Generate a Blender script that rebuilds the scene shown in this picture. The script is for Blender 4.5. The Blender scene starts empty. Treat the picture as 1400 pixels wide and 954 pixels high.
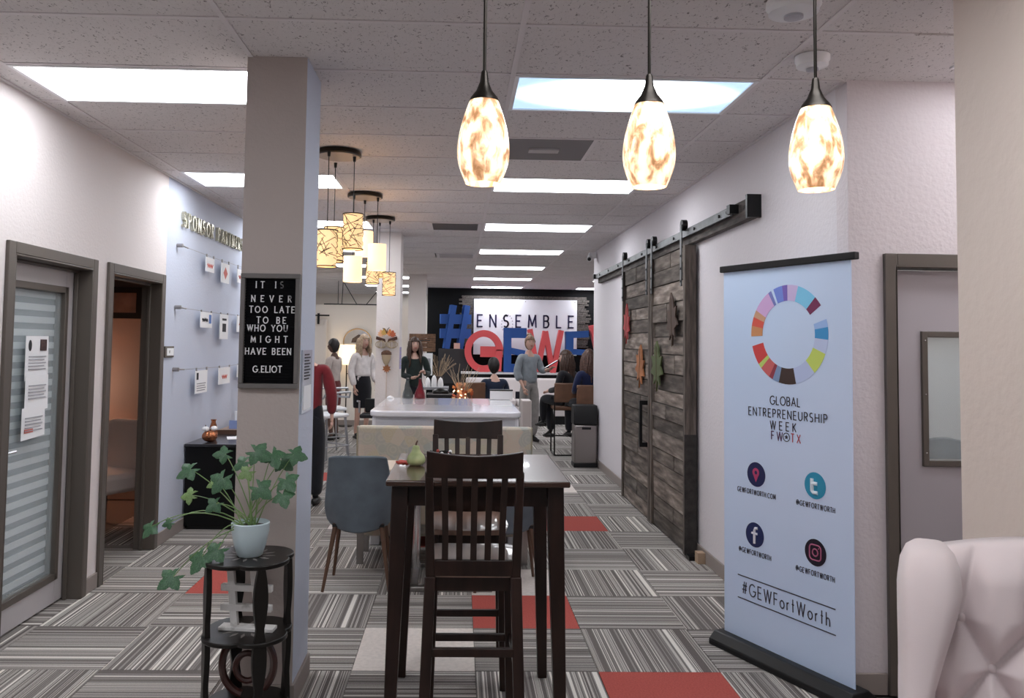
import bpy, bmesh, math, random
from mathutils import Vector, Matrix, Quaternion
random.seed(7)
S = bpy.context.scene; C = S.collection
pi = math.pi; sin = math.sin; cos = math.cos
# ------------------------------------------------------------------ camera, world, exposure
cam = bpy.data.objects.new('camera', bpy.data.cameras.new('camera')); C.objects.link(cam)
cam.data.sensor_width = 36; cam.data.lens = 36*1115.5/1400
cam.data.shift_x = .03176; cam.data.shift_y = -.0476; cam.data.clip_end = 100; cam.data.clip_start = .05
yaw, pitch, roll = -.0242, .0530, .0137
fw = Vector((-sin(yaw)*cos(pitch), cos(yaw)*cos(pitch), sin(pitch))); rt = Vector((cos(yaw), sin(yaw), 0)); up = rt.cross(fw)
r_ = rt*cos(roll)+up*sin(roll); u_ = -rt*sin(roll)+up*cos(roll)
M = Matrix((r_, u_, -fw)).transposed().to_4x4(); M.translation = (0, 0, 1.616); cam.matrix_world = M
S.camera = cam
S.view_settings.view_transform = 'Standard'; S.view_settings.look = 'None'; S.view_settings.gamma = 1
S.view_settings.exposure = 0.68
wd = bpy.data.worlds.new('world'); S.world = wd; wd.use_nodes = True
wd.node_tree.nodes['Background'].inputs[0].default_value = (.8, .85, 1, 1); wd.node_tree.nodes['Background'].inputs[1].default_value = .5
PANEL = 6.5      # brightness of the fluorescent panels

# ------------------------------------------------------------------ materials
MATS = {}
def mat(name, col, rough=.6, metal=0, noise=0, nscale=20, bump=0, bscale=80, emit=0, ecol=None, alpha=1, trans=0, sheen=0, coat=0, stretch=None, spec=.5):
    if name in MATS: return MATS[name]
    m = bpy.data.materials.new(name); m.use_nodes = True; nt = m.node_tree; b = nt.nodes['Principled BSDF']
    b.inputs['Base Color'].default_value = (*col, 1); b.inputs['Roughness'].default_value = rough; b.inputs['Metallic'].default_value = metal
    b.inputs['Specular IOR Level'].default_value = spec
    if emit:
        b.inputs['Emission Color'].default_value = (*(ecol or col), 1); b.inputs['Emission Strength'].default_value = emit
    b.inputs['Alpha'].default_value = alpha; b.inputs['Transmission Weight'].default_value = trans
    b.inputs['Sheen Weight'].default_value = sheen; b.inputs['Coat Weight'].default_value = coat
    tc = nt.nodes.new('ShaderNodeTexCoord'); mp = nt.nodes.new('ShaderNodeMapping'); nt.links.new(tc.outputs['Object'], mp.inputs[0])
    if stretch: mp.inputs['Scale'].default_value = stretch
    if noise:
        n = nt.nodes.new('ShaderNodeTexNoise'); n.inputs['Scale'].default_value = nscale; n.inputs['Detail'].default_value = 4
        nt.links.new(mp.outputs[0], n.inputs['Vector'])
        r = nt.nodes.new('ShaderNodeValToRGB'); r.color_ramp.elements[0].position = .3; r.color_ramp.elements[1].position = .7
        r.color_ramp.elements[0].color = (*[c*(1-noise) for c in col], 1); r.color_ramp.elements[1].color = (*[min(1, c*(1+noise)) for c in col], 1)
        nt.links.new(n.outputs[0], r.inputs[0]); nt.links.new(r.outputs[0], b.inputs['Base Color'])
    if bump:
        n = nt.nodes.new('ShaderNodeTexNoise'); n.inputs['Scale'].default_value = bscale; n.inputs['Detail'].default_value = 3
        nt.links.new(tc.outputs['Object'], n.inputs['Vector'])
        bp = nt.nodes.new('ShaderNodeBump'); bp.inputs['Strength'].default_value = bump; bp.inputs['Distance'].default_value = .01
        nt.links.new(n.outputs[0], bp.inputs['Height']); nt.links.new(bp.outputs[0], b.inputs['Normal'])
    MATS[name] = m; return m
def ramp_mat(name, stops, scale, detail=2, rough=.7, vec=(1, 1, 1), const=False, emit=0, bump=0, rnd=False, coord='Object', dist=0):
    m = bpy.data.materials.new(name); m.use_nodes = True; nt = m.node_tree; b = nt.nodes['Principled BSDF']; L = nt.links.new
    b.inputs['Roughness'].default_value = rough
    tc = nt.nodes.new('ShaderNodeTexCoord'); mp = nt.nodes.new('ShaderNodeMapping'); L(tc.outputs[coord], mp.inputs[0]); mp.inputs['Scale'].default_value = vec
    src = mp.outputs[0]
    if rnd:
        oi = nt.nodes.new('ShaderNodeObjectInfo'); ml = nt.nodes.new('ShaderNodeMath'); ml.operation = 'MULTIPLY'; ml.inputs[1].default_value = 57.0
        L(oi.outputs['Random'], ml.inputs[0]); ad = nt.nodes.new('ShaderNodeVectorMath'); ad.operation = 'ADD'; L(src, ad.inputs[0]); L(ml.outputs[0], ad.inputs[1]); src = ad.outputs[0]
    n = nt.nodes.new('ShaderNodeTexNoise'); n.inputs['Scale'].default_value = scale; n.inputs['Detail'].default_value = detail; n.inputs['Distortion'].default_value = dist
    L(src, n.inputs['Vector']); r = nt.nodes.new('ShaderNodeValToRGB'); cr = r.color_ramp
    if const: cr.interpolation = 'CONSTANT'
    while len(cr.elements) < len(stops): cr.elements.new(.5)
    for e, (p, c) in zip(cr.elements, stops): e.position = p; e.color = (*c, 1)
    L(n.outputs[0], r.inputs[0]); L(r.outputs[0], b.inputs['Base Color'])
    if emit: L(r.outputs[0], b.inputs['Emission Color']); b.inputs['Emission Strength'].default_value = emit
    if bump:
        bp = nt.nodes.new('ShaderNodeBump'); bp.inputs['Strength'].default_value = bump; bp.inputs['Distance'].default_value = .005
        L(n.outputs[0], bp.inputs['Height']); L(bp.outputs[0], b.inputs['Normal'])
    MATS[name] = m; return m
M_left = mat('paint_left', (.76, .70, .69), .7, bump=.25, bscale=60)
M_blue = mat('paint_bluegrey', (.56, .60, .71), .65, bump=.2, bscale=60)
M_right = mat('paint_right', (.72, .68, .71), .7, bump=.3, bscale=50)
M_pier = mat('paint_pier', (.78, .67, .60), .7, bump=.3, bscale=25)
M_face = mat('paint_facing', (.66, .60, .62), .7, bump=.35, bscale=45)
M_pillar_shaded = mat('paint_pillar_shaded', (.47, .41, .385), .7, bump=.3, bscale=50)  # near pillar: shade of its unlit front is put into the taupe
M_pillar2 = mat('paint_pillar_light', (.76, .70, .68), .7, bump=.2, bscale=50)
M_cream = mat('paint_cream', (.86, .80, .74), .7)
M_black = mat('paint_black', (.006, .006, .007), .8, spec=.2)
M_base = mat('baseboard_taupe', (.30, .255, .235), .55)
M_frame = mat('bronze_frame', (.105, .088, .075), .45)
M_doorp = mat('door_paint', (.50, .47, .48), .45)
M_white = mat('white_plastic', (.82, .82, .84), .35)
M_whitem = mat('white_matte', (.86, .86, .88), .8)
M_bk = mat('black_plastic', (.010, .010, .011), .45, spec=.3)
M_bkm = mat('black_metal', (.02, .019, .018), .35, .8)
M_bronze = mat('dark_bronze', (.035, .03, .026), .35, .9)
M_steel = mat('brushed_steel', (.33, .31, .30), .35, 1, noise=.1, nscale=30, stretch=(1, 1, .05))
M_chrome = mat('chrome', (.62, .62, .64), .18, 1)
M_iron = mat('raw_steel', (.12, .125, .13), .4, .9, noise=.25, nscale=12)
M_glass = mat('clear_glass', (.92, .96, .97), .03, trans=.9, alpha=.35)
M_tbar = mat('ceiling_grid_paint', (.72, .68, .69), .6)
M_ceil = mat('ceiling_deck', (.25, .24, .24), .9)
def ceiling_tile_mat():
    m = ramp_mat('fissured_ceiling_tile', [(.0, (.20, .18, .18)), (.335, (.27, .25, .25)), (.375, (.69, .655, .655)), (1, (.75, .715, .715))], 75, 3, .9, vec=(1, .6, 1), rnd=True, bump=.35, dist=1.2)
    return m
M_tile = ceiling_tile_mat()
def stripe_mat():
    m = bpy.data.materials.new('striped_carpet'); m.use_nodes = True; nt = m.node_tree; b = nt.nodes['Principled BSDF']; L = nt.links.new
    b.inputs['Roughness'].default_value = .95; b.inputs['Specular IOR Level'].default_value = .15
    tc = nt.nodes.new('ShaderNodeTexCoord'); sp = nt.nodes.new('ShaderNodeSeparateXYZ'); L(tc.outputs['Object'], sp.inputs[0])
    oi = nt.nodes.new('ShaderNodeObjectInfo'); ml = nt.nodes.new('ShaderNodeMath'); ml.operation = 'MULTIPLY_ADD'; ml.inputs[1].default_value = 91.7
    L(oi.outputs['Random'], ml.inputs[0]); L(sp.outputs['Y'], ml.inputs[2])
    n = nt.nodes.new('ShaderNodeTexNoise'); n.noise_dimensions = '1D'; n.inputs['Scale'].default_value = 17; n.inputs['Detail'].default_value = 1.6
    L(ml.outputs[0], n.inputs['W']); r = nt.nodes.new('ShaderNodeValToRGB'); cr = r.color_ramp; cr.interpolation = 'CONSTANT'
    st = [(0, (.30, .28, .26)), (.31, (.115, .10, .095)), (.385, (.42, .395, .365)), (.43, (.20, .185, .175)), (.475, (.13, .115, .11)), (.515, (.24, .225, .21)), (.555, (.62, .59, .55)), (.595, (.15, .135, .13)), (.65, (.36, .34, .315)), (.71, (.12, .105, .1))]
    while len(cr.elements) < len(st): cr.elements.new(.5)
    for e, (p, c) in zip(cr.elements, st): e.position = p; e.color = (*[q*1.18 for q in c], 1)
    L(n.outputs[0], r.inputs[0])
    f = nt.nodes.new('ShaderNodeTexNoise'); f.inputs['Scale'].default_value = 160; L(tc.outputs['Object'], f.inputs['Vector'])
    mx = nt.nodes.new('ShaderNodeMixRGB'); mx.blend_type = 'OVERLAY'; mx.inputs[0].default_value = .35; L(r.outputs[0], mx.inputs[1]); L(f.outputs[0], mx.inputs[2]); L(mx.outputs[0], b.inputs['Base Color'])
    bp = nt.nodes.new('ShaderNodeBump'); bp.inputs['Strength'].default_value = .3; bp.inputs['Distance'].default_value = .004; L(f.outputs[0], bp.inputs['Height']); L(bp.outputs[0], b.inputs['Normal'])
    return m
M_stripe = stripe_mat()
M_red = mat('red_carpet', (.42, .095, .08), .95, noise=.15, nscale=120, spec=.1)
M_whitec = mat('ivory_carpet', (.66, .60, .56), .95, noise=.08, nscale=40, spec=.1)
M_dwood = mat('espresso_wood', (.020, .0085, .006), .38, noise=.5, nscale=9, stretch=(2, 2, .4), coat=.08, spec=.35)
M_twood = mat('table_top_wood', (.055, .026, .018), .22, noise=.3, nscale=9, stretch=(.4, 3, 1), coat=.35)
M_seatw = mat('glossy_brown_seat', (.27, .165, .125), .3, noise=.25, nscale=8, stretch=(3, .4, 1), coat=.4)
M_walnut = mat('walnut_leg', (.10, .05, .03), .45)
M_grey = mat('slate_velvet', (.105, .13, .155), .85, noise=.15, nscale=9, sheen=.1)
M_barns = [ramp_mat('weathered_barn_wood', [(.25, tuple(c*k for c in (.04, .032, .027))), (.45, tuple(c*k for c in (.12, .096, .08))), (.58, tuple(c*k for c in (.20, .165, .14))), (.78, tuple(c*k for c in (.36, .31, .27)))], 3.2, 6, .9, vec=(1, 1, 7), rnd=True, bump=.3) for k in (.55, .8, 1.05, 1.4)]
M_barnv = ramp_mat('weathered_barn_stile', [(.25, (.035, .028, .025)), (.5, (.11, .088, .074)), (.8, (.22, .18, .155))], 5, 6, .85, vec=(9, 9, 1), rnd=True, bump=.5)
M_barnx = ramp_mat('weathered_barn_beam', [(.25, (.03, .026, .025)), (.5, (.09, .078, .072)), (.8, (.2, .175, .16))], 5, 6, .85, vec=(9, 1, 9), rnd=True, bump=.5)
M_paper = mat('paper', (.88, .88, .90), .8)
M_ink = mat('ink', (.02, .02, .025), .7)
def edge_lit_panel():
    m = mat('edge_falloff_diffuser', (.8, .9, 1), .5, emit=PANEL); nt = m.node_tree; b = nt.nodes['Principled BSDF']; L = nt.links.new
    tc = nt.nodes.new('ShaderNodeTexCoord'); mp = nt.nodes.new('ShaderNodeMapping'); mp.inputs['Scale'].default_value = (1.62, 3.3, 0); L(tc.outputs['Object'], mp.inputs[0])
    ln = nt.nodes.new('ShaderNodeVectorMath'); ln.operation = 'LENGTH'; L(mp.outputs[0], ln.inputs[0])
    for sock, st in (('Emission Color', ((.70, (1, 1, 1)), (.92, (.55, .78, 1)), (1.0, (.40, .62, .90)))), ('Emission Strength', ((.62, (1, 1, 1)), (.88, (.17, .17, .17)), (1.0, (.10, .10, .10))))):
        r = nt.nodes.new('ShaderNodeValToRGB'); r.color_ramp.elements.new(.5)
        for e, (p_, c_) in zip(r.color_ramp.elements, st): e.position = p_; e.color = (*c_, 1)
        L(ln.outputs['Value'], r.inputs[0])
        if sock == 'Emission Color': L(r.outputs[0], b.inputs[sock])
        else: ml = nt.nodes.new('ShaderNodeMath'); ml.operation = 'MULTIPLY'; ml.inputs[1].default_value = PANEL*1.1; L(r.outputs[0], ml.inputs[0]); L(ml.outputs[0], b.inputs[sock])
    return m
M_panel = mat('lit_diffuser', (.95, .97, 1), .5, emit=PANEL, ecol=(.93, .96, 1.0))
M_skin = mat('skin_light', (.62, .38, .30), .55)
M_skind = mat('skin_dark', (.10, .05, .035), .55)
M_hairb = mat('black_hair', (.012, .009, .008), .5, noise=.4, nscale=60)
M_hairbr = mat('brown_hair', (.06, .03, .02), .5, noise=.5, nscale=50)
M_hairbl = mat('blonde_hair', (.42, .30, .20), .5, noise=.35, nscale=40)
M_hairg = mat('dark_blonde_hair', (.22, .13, .08), .5, noise=.4, nscale=40)
def cloth(name, col, n=.12): return mat(name, col, .9, noise=n, nscale=14, sheen=.2, spec=.2)

# ------------------------------------------------------------------ mesh helper
class MB:
    def __init__(s): s.v = []; s.f = []; s.mi = []; s.m = 0
    def add(s, vs, fs):
        o = len(s.v); s.v += [tuple(v) for v in vs]; s.f += [tuple(i+o for i in f) for f in fs]; s.mi += [s.m]*len(fs); return s
    def box(s, x0, x1, y0, y1, z0, z1):
        return s.add([(x, y, z) for x in (x0, x1) for y in (y0, y1) for z in (z0, z1)], [(0, 1, 3, 2), (4, 6, 7, 5), (0, 4, 5, 1), (2, 3, 7, 6), (0, 2, 6, 4), (1, 5, 7, 3)])
    def cbox(s, c, d, R=None):
        vs = [Vector((sx*d[0]/2, sy*d[1]/2, sz*d[2]/2)) for sx in (-1, 1) for sy in (-1, 1) for sz in (-1, 1)]
        if R: vs = [R @ v for v in vs]
        return s.add([v+Vector(c) for v in vs], [(0, 1, 3, 2), (4, 6, 7, 5), (0, 4, 5, 1), (2, 3, 7, 6), (0, 2, 6, 4), (1, 5, 7, 3)])
    def beam(s, a, b, w0, d0, w1=None, d1=None, side=(1, 0, 0)):
        a = Vector(a); b = Vector(b); w1 = w1 or w0; d1 = d1 or d0; t = (b-a).normalized(); sd = Vector(side); sd = (sd-t*sd.dot(t))
        if sd.length < 1e-4: sd = Vector((0, 1, 0)); sd = (sd-t*sd.dot(t))
        sd.normalize(); q = t.cross(sd); vs = []
        for p, w, d in ((a, w0, d0), (b, w1, d1)): vs += [p-sd*w/2-q*d/2, p+sd*w/2-q*d/2, p+sd*w/2+q*d/2, p-sd*w/2+q*d/2]
        return s.add(vs, [(3, 2, 1, 0), (4, 5, 6, 7), (0, 1, 5, 4), (1, 2, 6, 5), (2, 3, 7, 6), (3, 0, 4, 7)])
    def tube(s, pts, r, n=8, closed=False):
        pts = [Vector(p) for p in pts]; rs = r if isinstance(r, (list, tuple)) else [r]*len(pts); N = len(pts); vs = []; prev = None
        for i, p in enumerate(pts):
            t = (pts[(i+1) % N]-pts[i-1]) if closed else (pts[min(i+1, N-1)]-pts[max(i-1, 0)])
            t.normalize()
            if prev is None: q = Vector((0, 0, 1)) if abs(t.z) < .9 else Vector((1, 0, 0))
            else: q = prev
            q = (q-t*q.dot(t)).normalized(); prev = q; w = t.cross(q)
            vs += [p+(q*cos(2*pi*k/n)+w*sin(2*pi*k/n))*rs[i] for k in range(n)]
        fs = [(i*n+k, i*n+(k+1) % n, ((i+1) % N)*n+(k+1) % n, ((i+1) % N)*n+k) for i in range(N if closed else N-1) for k in range(n)]
        if not closed: fs += [tuple(range(n))[::-1], tuple((N-1)*n+k for k in range(n))]
        return s.add(vs, fs)
    def lathe(s, prof, n=24, c=(0, 0, 0), sx=1, sy=1, cap=True):
        vs = [(c[0]+r*cos(2*pi*k/n)*sx, c[1]+r*sin(2*pi*k/n)*sy, c[2]+z) for r, z in prof for k in range(n)]; N = len(prof)
        fs = [(i*n+k, i*n+(k+1) % n, (i+1)*n+(k+1) % n, (i+1)*n+k) for i in range(N-1) for k in range(n)]
        if cap: fs += [tuple(range(n))[::-1], tuple((N-1)*n+k for k in range(n))]
        return s.add(vs, fs)
    def ball(s, c, r, n=12, m=8):
        rx, ry, rz = r if isinstance(r, (list, tuple)) else (r, r, r)
        return s.lathe([(max(.001, sin(pi*i/m)), -cos(pi*i/m)*rz) for i in range(m+1)], n, c, rx, ry)
    def prism(s, poly, o, u, v, d):
        o, u, v = Vector(o), Vector(u), Vector(v); n = u.cross(v).normalized()*d; N = len(poly)
        a = [o+u*x+v*y for x, y in poly]
        return s.add(a+[p+n for p in a], [tuple(range(N))[::-1], tuple(range(N, 2*N))]+[(i, (i+1) % N, N+(i+1) % N, N+i) for i in range(N)])
    def ring(s, o, u, v, r0, r1, a0, a1, d, n=12, sx=1):
        for k in range(n):
            b0 = a0+(a1-a0)*k/n; b1 = a0+(a1-a0)*(k+1)/n
            s.prism([(r0*cos(b0)*sx, r0*sin(b0)), (r1*cos(b0)*sx, r1*sin(b0)), (r1*cos(b1)*sx, r1*sin(b1)), (r0*cos(b1)*sx, r0*sin(b1))][::1], o, u, v, d)
        return s
    def mesh(s, name, mats, smooth=False):
        me = bpy.data.meshes.new(name); me.from_pydata(s.v, [], s.f)
        for m in (mats if isinstance(mats, (list, tuple)) else [mats]): me.materials.append(m)
        if any(s.mi): me.polygons.foreach_set('material_index', s.mi)
        bm = bmesh.new(); bm.from_mesh(me); bmesh.ops.recalc_face_normals(bm, faces=bm.faces); bm.to_mesh(me); bm.free()
        if smooth:
            for p in me.polygons: p.use_smooth = True
            if smooth != 2: me.set_sharp_from_angle(angle=.7)
        return me
    def build(s, name, mats, parent=None, smooth=False, bevel=0, loc=None, label=None, kind=None):
        return link(name, s.mesh(name, mats, smooth or bool(bevel)), parent, bevel, loc, label, kind)
def link(name, me, parent=None, bevel=0, loc=None, label=None, kind=None, rot=None):
    o = bpy.data.objects.new(name, me); C.objects.link(o); o.parent = parent
    if loc: o.location = loc
    if rot: o.rotation_euler = rot
    if bevel:
        b = o.modifiers.new('bevel', 'BEVEL'); b.width = bevel; b.segments = 2; b.limit_method = 'ANGLE'
    if label: o['label'] = label
    if kind: o['kind'] = kind
    return o
def tag(o, label, cat, group=None):
    o['label'] = label; o['category'] = cat
    if group: o['group'] = group
    return o
def thing(name, label, cat, loc=(0, 0, 0), rz=0, group=None):
    o = bpy.data.objects.new(name, None); C.objects.link(o); o.location = loc; o.rotation_euler = (0, 0, rz); o.empty_display_size = .1
    return tag(o, label, cat, group)
def dup(root, loc, rz=None, label=None, group=None):
    r = root.copy(); C.objects.link(r); r.location = loc
    if rz is not None: r.rotation_euler = (0, 0, rz)
    if label: r['label'] = label
    if group: r['group'] = group
    for ch in list(root.children):
        c = ch.copy(); C.objects.link(c); c.parent = r
        for g in ch.children:
            d = g.copy(); C.objects.link(d); d.parent = c
    return r
def struct(name, mb, m, parent=None, **k): return mb.build(name, m, parent, kind=None if parent else 'structure', **k)
def B(*a): return MB().box(*a)

# ------------------------------------------------------------------ stroke lettering
def arc(cx, cy, rx, ry, a0, a1, n=10): return [(cx+rx*cos(math.radians(a0+(a1-a0)*i/n)), cy+ry*sin(math.radians(a0+(a1-a0)*i/n))) for i in range(n+1)]
GL = {
 'A': (.8, [[(0, 0), (.4, 1), (.8, 0)], [(.15, .35), (.65, .35)]]), 'B': (.6, [[(0, 0), (0, 1), (.3, 1)]+arc(.3, .77, .24, .23, 90, -90, 6)+[(0, .54)], [(.3, .54)]+arc(.3, .27, .28, .27, 90, -90, 6)+[(0, 0)]]),
 'C': (.85, [arc(.5, .5, .5, .5, 45, 315, 16)]), 'E': (.55, [[(.55, 1), (0, 1), (0, 0), (.55, 0)], [(0, .52), (.48, .52)]]), 'F': (.5, [[(.5, 1), (0, 1), (0, 0)], [(0, .52), (.44, .52)]]),
 'G': (.95, [arc(.5, .5, .5, .5, 45, 355, 18)+[(.98, .45), (.6, .45)]]), 'H': (.7, [[(0, 0), (0, 1)], [(.7, 0), (.7, 1)], [(0, .52), (.7, .52)]]), 'I': (.02, [[(0, 0), (0, 1)]]), 'K': (.6, [[(0, 0), (0, 1)], [(.58, 1), (0, .45)], [(.15, .6), (.6, 0)]]),
 'L': (.5, [[(0, 1), (0, 0), (.5, 0)]]), 'M': (.9, [[(0, 0), (.08, 1), (.45, .15), (.82, 1), (.9, 0)]]), 'N': (.7, [[(0, 0), (0, 1), (.7, 0), (.7, 1)]]), 'O': (1, [arc(.5, .5, .5, .5, 0, 360, 20)]),
 'P': (.55, [[(0, 0), (0, 1), (.3, 1)]+arc(.3, .75, .25, .25, 90, -90, 6)+[(0, .5)]]), 'R': (.58, [[(0, 0), (0, 1), (.3, 1)]+arc(.3, .75, .25, .25, 90, -90, 6)+[(0, .5)], [(.22, .5), (.58, 0)]]),
 'S': (.55, [arc(.28, .75, .25, .25, 40, 240, 8)+arc(.27, .26, .27, .26, 75, -140, 9)]), 'T': (.6, [[(0, 1), (.6, 1)], [(.3, 1), (.3, 0)]]), 'U': (.68, [[(0, 1), (0, .34)]+arc(.34, .34, .34, .34, 180, 360, 8)+[(.68, 1)]]),
 'V': (.75, [[(0, 1), (.37, 0), (.75, 1)]]), 'W': (1.1, [[(0, 1), (.28, 0), (.55, 1), (.82, 0), (1.1, 1)]]), 'X': (.65, [[(0, 0), (.62, 1)], [(.02, 1), (.65, 0)]]), 'Y': (.66, [[(0, 1), (.33, .5), (.66, 1)], [(.33, .5), (.33, 0)]]),
 '#': (.75, [[(.15, 0), (.35, 1)], [(.45, 0), (.65, 1)], [(0, .33), (.7, .33)], [(.07, .68), (.77, .68)]]), '.': (.08, [[(0, 0), (.05, 0)]]), '@': (1.05, [arc(.5, .5, .5, .5, -45, 270, 18), arc(.5, .5, .22, .22, 0, 360, 10), [(.72, .7), (.72, .4), (.9, .35), (1, .55)]]),
 'o': (.6, [arc(.3, .3, .3, .3, 0, 360, 14)]), 'r': (.3, [[(0, 0), (0, .6)], [(0, .4)]+arc(.22, .4, .2, .2, 150, 80, 4)]), 't': (.32, [[(.14, 1), (.14, 0)], [(0, .6), (.3, .6)]]), 'h': (.45, [[(0, 0), (0, 1)], [(0, .35)]+arc(.22, .35, .22, .25, 170, 0, 6)+[(.44, 0)]]),
}
def glyph(mb, ch, o, u, v, h, th, d, serif=0, sxs=1):
    o, u, v = Vector(o), Vector(u).normalized(), Vector(v).normalized(); n = u.cross(v)
    for st in GL[ch][1]:
        P = [o+u*x*h*sxs+v*y*h for x, y in st]
        closed = (P[0]-P[-1]).length < 1e-6
        for i in range(len(P)-1):
            t = (P[i+1]-P[i]); Ln = t.length
            if Ln < 1e-7: continue
            t.normalize(); e = th*.42 if len(st) > 5 else th*.5; e0 = e1 = e
            if i == 0 and not closed: e0 = th*.0
            if i == len(P)-2 and not closed: e1 = th*.0
            a = P[i]-t*e0; b = P[i+1]+t*e1; mb.beam(a+n*d/2, b+n*d/2, th, d, side=n.cross(t))
        if serif and not closed:
            for (x, y) in (st[0], st[-1]):
                if y in (0, 1): mb.beam(o+u*(x*h*sxs-serif*h)+v*(y*h)+n*d/2, o+u*(x*h*sxs+serif*h)+v*(y*h)+n*d/2, d, th*.8, side=n)
def twidth(s, h, gap, sxs=1): return sum((.35 if c == ' ' else GL[c][0]*sxs)*h+gap*h for c in s)-gap*h
def write(mb, s, o, u, v, h, th, d=.001, gap=.22, serif=0, sxs=1, width=None, each=None):
    o, u = Vector(o), Vector(u).normalized()
    if width:
        gl = sum((.35 if c == ' ' else GL[c][0]*sxs) for c in s); gap = (width/h-gl)/(len(s)-1)
    x = 0
    for c in s:
        if c == ' ': x += (.35+gap)*h; continue
        if each: each(c, o+u*x)
        else: glyph(mb, c, o+u*x, u, v, h, th, d, serif, sxs)
        x += (GL[c][0]*sxs+gap)*h
    return mb
# ------------------------------------------------------------------ the setting
H = 2.92; XL = -2.34; XR = 1.87; YB = 19.3
floor = struct('floor', B(-6, 6, -3.2, 22.6, -.12, -.012), mat('floor_underlay', (.12, .11, .105), .95))
TX = lambda i: .1042+.61*i
TY = lambda j: 4.1201+.61*j
def tile_mesh(name, m):
    return MB().add([(-.3035, -.3035, -.012), (.3035, -.3035, -.012), (.3035, .3035, -.012), (-.3035, .3035, -.012), (-.3035, -.3035, 0), (.3035, -.3035, 0), (.3035, .3035, 0), (-.3035, .3035, 0)],
        [(4, 5, 6, 7), (0, 1, 5, 4), (1, 2, 6, 5), (2, 3, 7, 6), (3, 0, 4, 7)]).mesh(name, m)
tm = {k: tile_mesh('carpet_tile', m) for k, m in (('s', M_stripe), ('r', M_red), ('w', M_whitec))}
special = {(-1, 0): 'w', (0, 2): 'w', (1, 8): 'w', (-2, 5): 'w', (1, -1): 'r', (0, 1): 'r', (1, 5): 'r', (-1, 4): 'r', (-3, 9): 'r', (-3, 2): 'r', (-3, -2): 'w', (3, -2): 'r'}
fstuff = MB(); n_t = 0
for j in range(-4, 26):
    for i in range(-5 if j < 12 else -8, 3 if j < 12 else 7):
        x, y = TX(i)+.305, TY(j)+.305
        if x < -2.75 and j < 12: continue
        rot = 0 if (i+j) % 2 == 0 else pi/2
        k = special.get((i, j), 's')
        n_t += 1
        if n_t <= 297: link('carpet_tile', tm[k], floor, loc=(x, y, 0), rot=(0, 0, rot))
        else: fstuff.box(x-.303, x+.303, y-.303, y+.303, -.012, 0)
if fstuff.v: fstuff.build('carpet_tile', mat('far_carpet', (.2, .185, .175), .95), floor, kind='stuff')
ceil = struct('ceiling', B(-6, 6, -3.2, 22.6, 2.96, 3.05), M_ceil)
CX = lambda i: .2426+1.22*i
CY = lambda j: 3.8814+.61*j
lights = [(i, j) for i in (-2, 0) for j in range(-8, 29, 4)] + [(i, j) for i in (-4, 2) for j in (16, 20, 24)]
skip = set(lights) | {(0, 2)}
ct = B(-.598, .598, -.293, .293, 0, .015).mesh('ceiling_tile', M_tile)
n_t = 0; back = MB()
for j in range(-4, 31):
    for i in range(-3 if j < 12 else -5, 3 if j < -2 else (2 if j < 12 else 4)):
        if (i, j) in skip: continue
        x0, x1 = CX(i), CX(i+1); y0 = CY(j)
        if j < 12 and x0 < XL: x0 = XL
        if (i, j) in ((-1, 8), (-1, 13)): x1 = CX(i)+.61
        if j < 12 and i in (-3,):
            link('ceiling_tile', B(0, x1-x0-.02, -.293, .293, 0, .015).mesh('ceiling_tile', M_tile), ceil, loc=(x0+.01, y0+.305, 2.922)); continue
        if (i, j) in ((-1, 8), (-1, 13)):
            link('ceiling_tile', B(-.293, .293, -.293, .293, 0, .015).mesh('ceiling_tile', M_tile), ceil, loc=(x0+.305, y0+.305, 2.922)); continue
        link('ceiling_tile', ct, ceil, loc=(x0+.61, y0+.305, 2.922))
link('ceiling_tile', B(-.293, .293, -.293, .293, 0, .015).mesh('ceiling_tile', M_tile), ceil, loc=(CX(0)+.915, CY(2)+.305, 2.922))
gx = B(-.012, .012, -10.4, 10.4, -.001, .02).mesh('grid_runner', M_tbar); gl = B(-.012, .012, -5.8, 5.8, -.001, .02).mesh('grid_runner', M_tbar)
for i in range(-2, 3): link('grid_runner', gx, ceil, loc=(CX(i), 11.8, 2.918))
for i in (-5, -4, -3, 3, 4): link('grid_runner', gl, ceil, loc=(CX(i), 16.8, 2.918))
gc1 = B(-2.1, 2.1, -.011, .011, 0, .02).mesh('grid_crossbar', M_tbar); gc2 = B(-5.5, 5.3, -.011, .011, 0, .02).mesh('grid_crossbar', M_tbar)
for j in range(-4, 31):
    if CY(j) < 11.25: link('grid_crossbar', gc1, ceil, loc=(-.235, CY(j), 2.9175))
    else: link('grid_crossbar', gc2, ceil, loc=(0, CY(j), 2.9175))
MB().box(CX(0)+.598, CX(0)+.622, CY(2), CY(3), 2.9175, 2.938).build('grid_crossbar', M_tbar, ceil)
MB().box(CX(-1)+.598, CX(-1)+.622, CY(8), CY(9), 2.9175, 2.938).build('grid_crossbar', M_tbar, ceil)
# corner angles along the walls
MB().box(XL, XL+.022, 0, 11.3, 2.915, 2.922).build('wall_angle', M_tbar, ceil); MB().box(XR-.022, XR, 3.87, 11.3, 2.915, 2.922).build('wall_angle', M_tbar, ceil)

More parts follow.
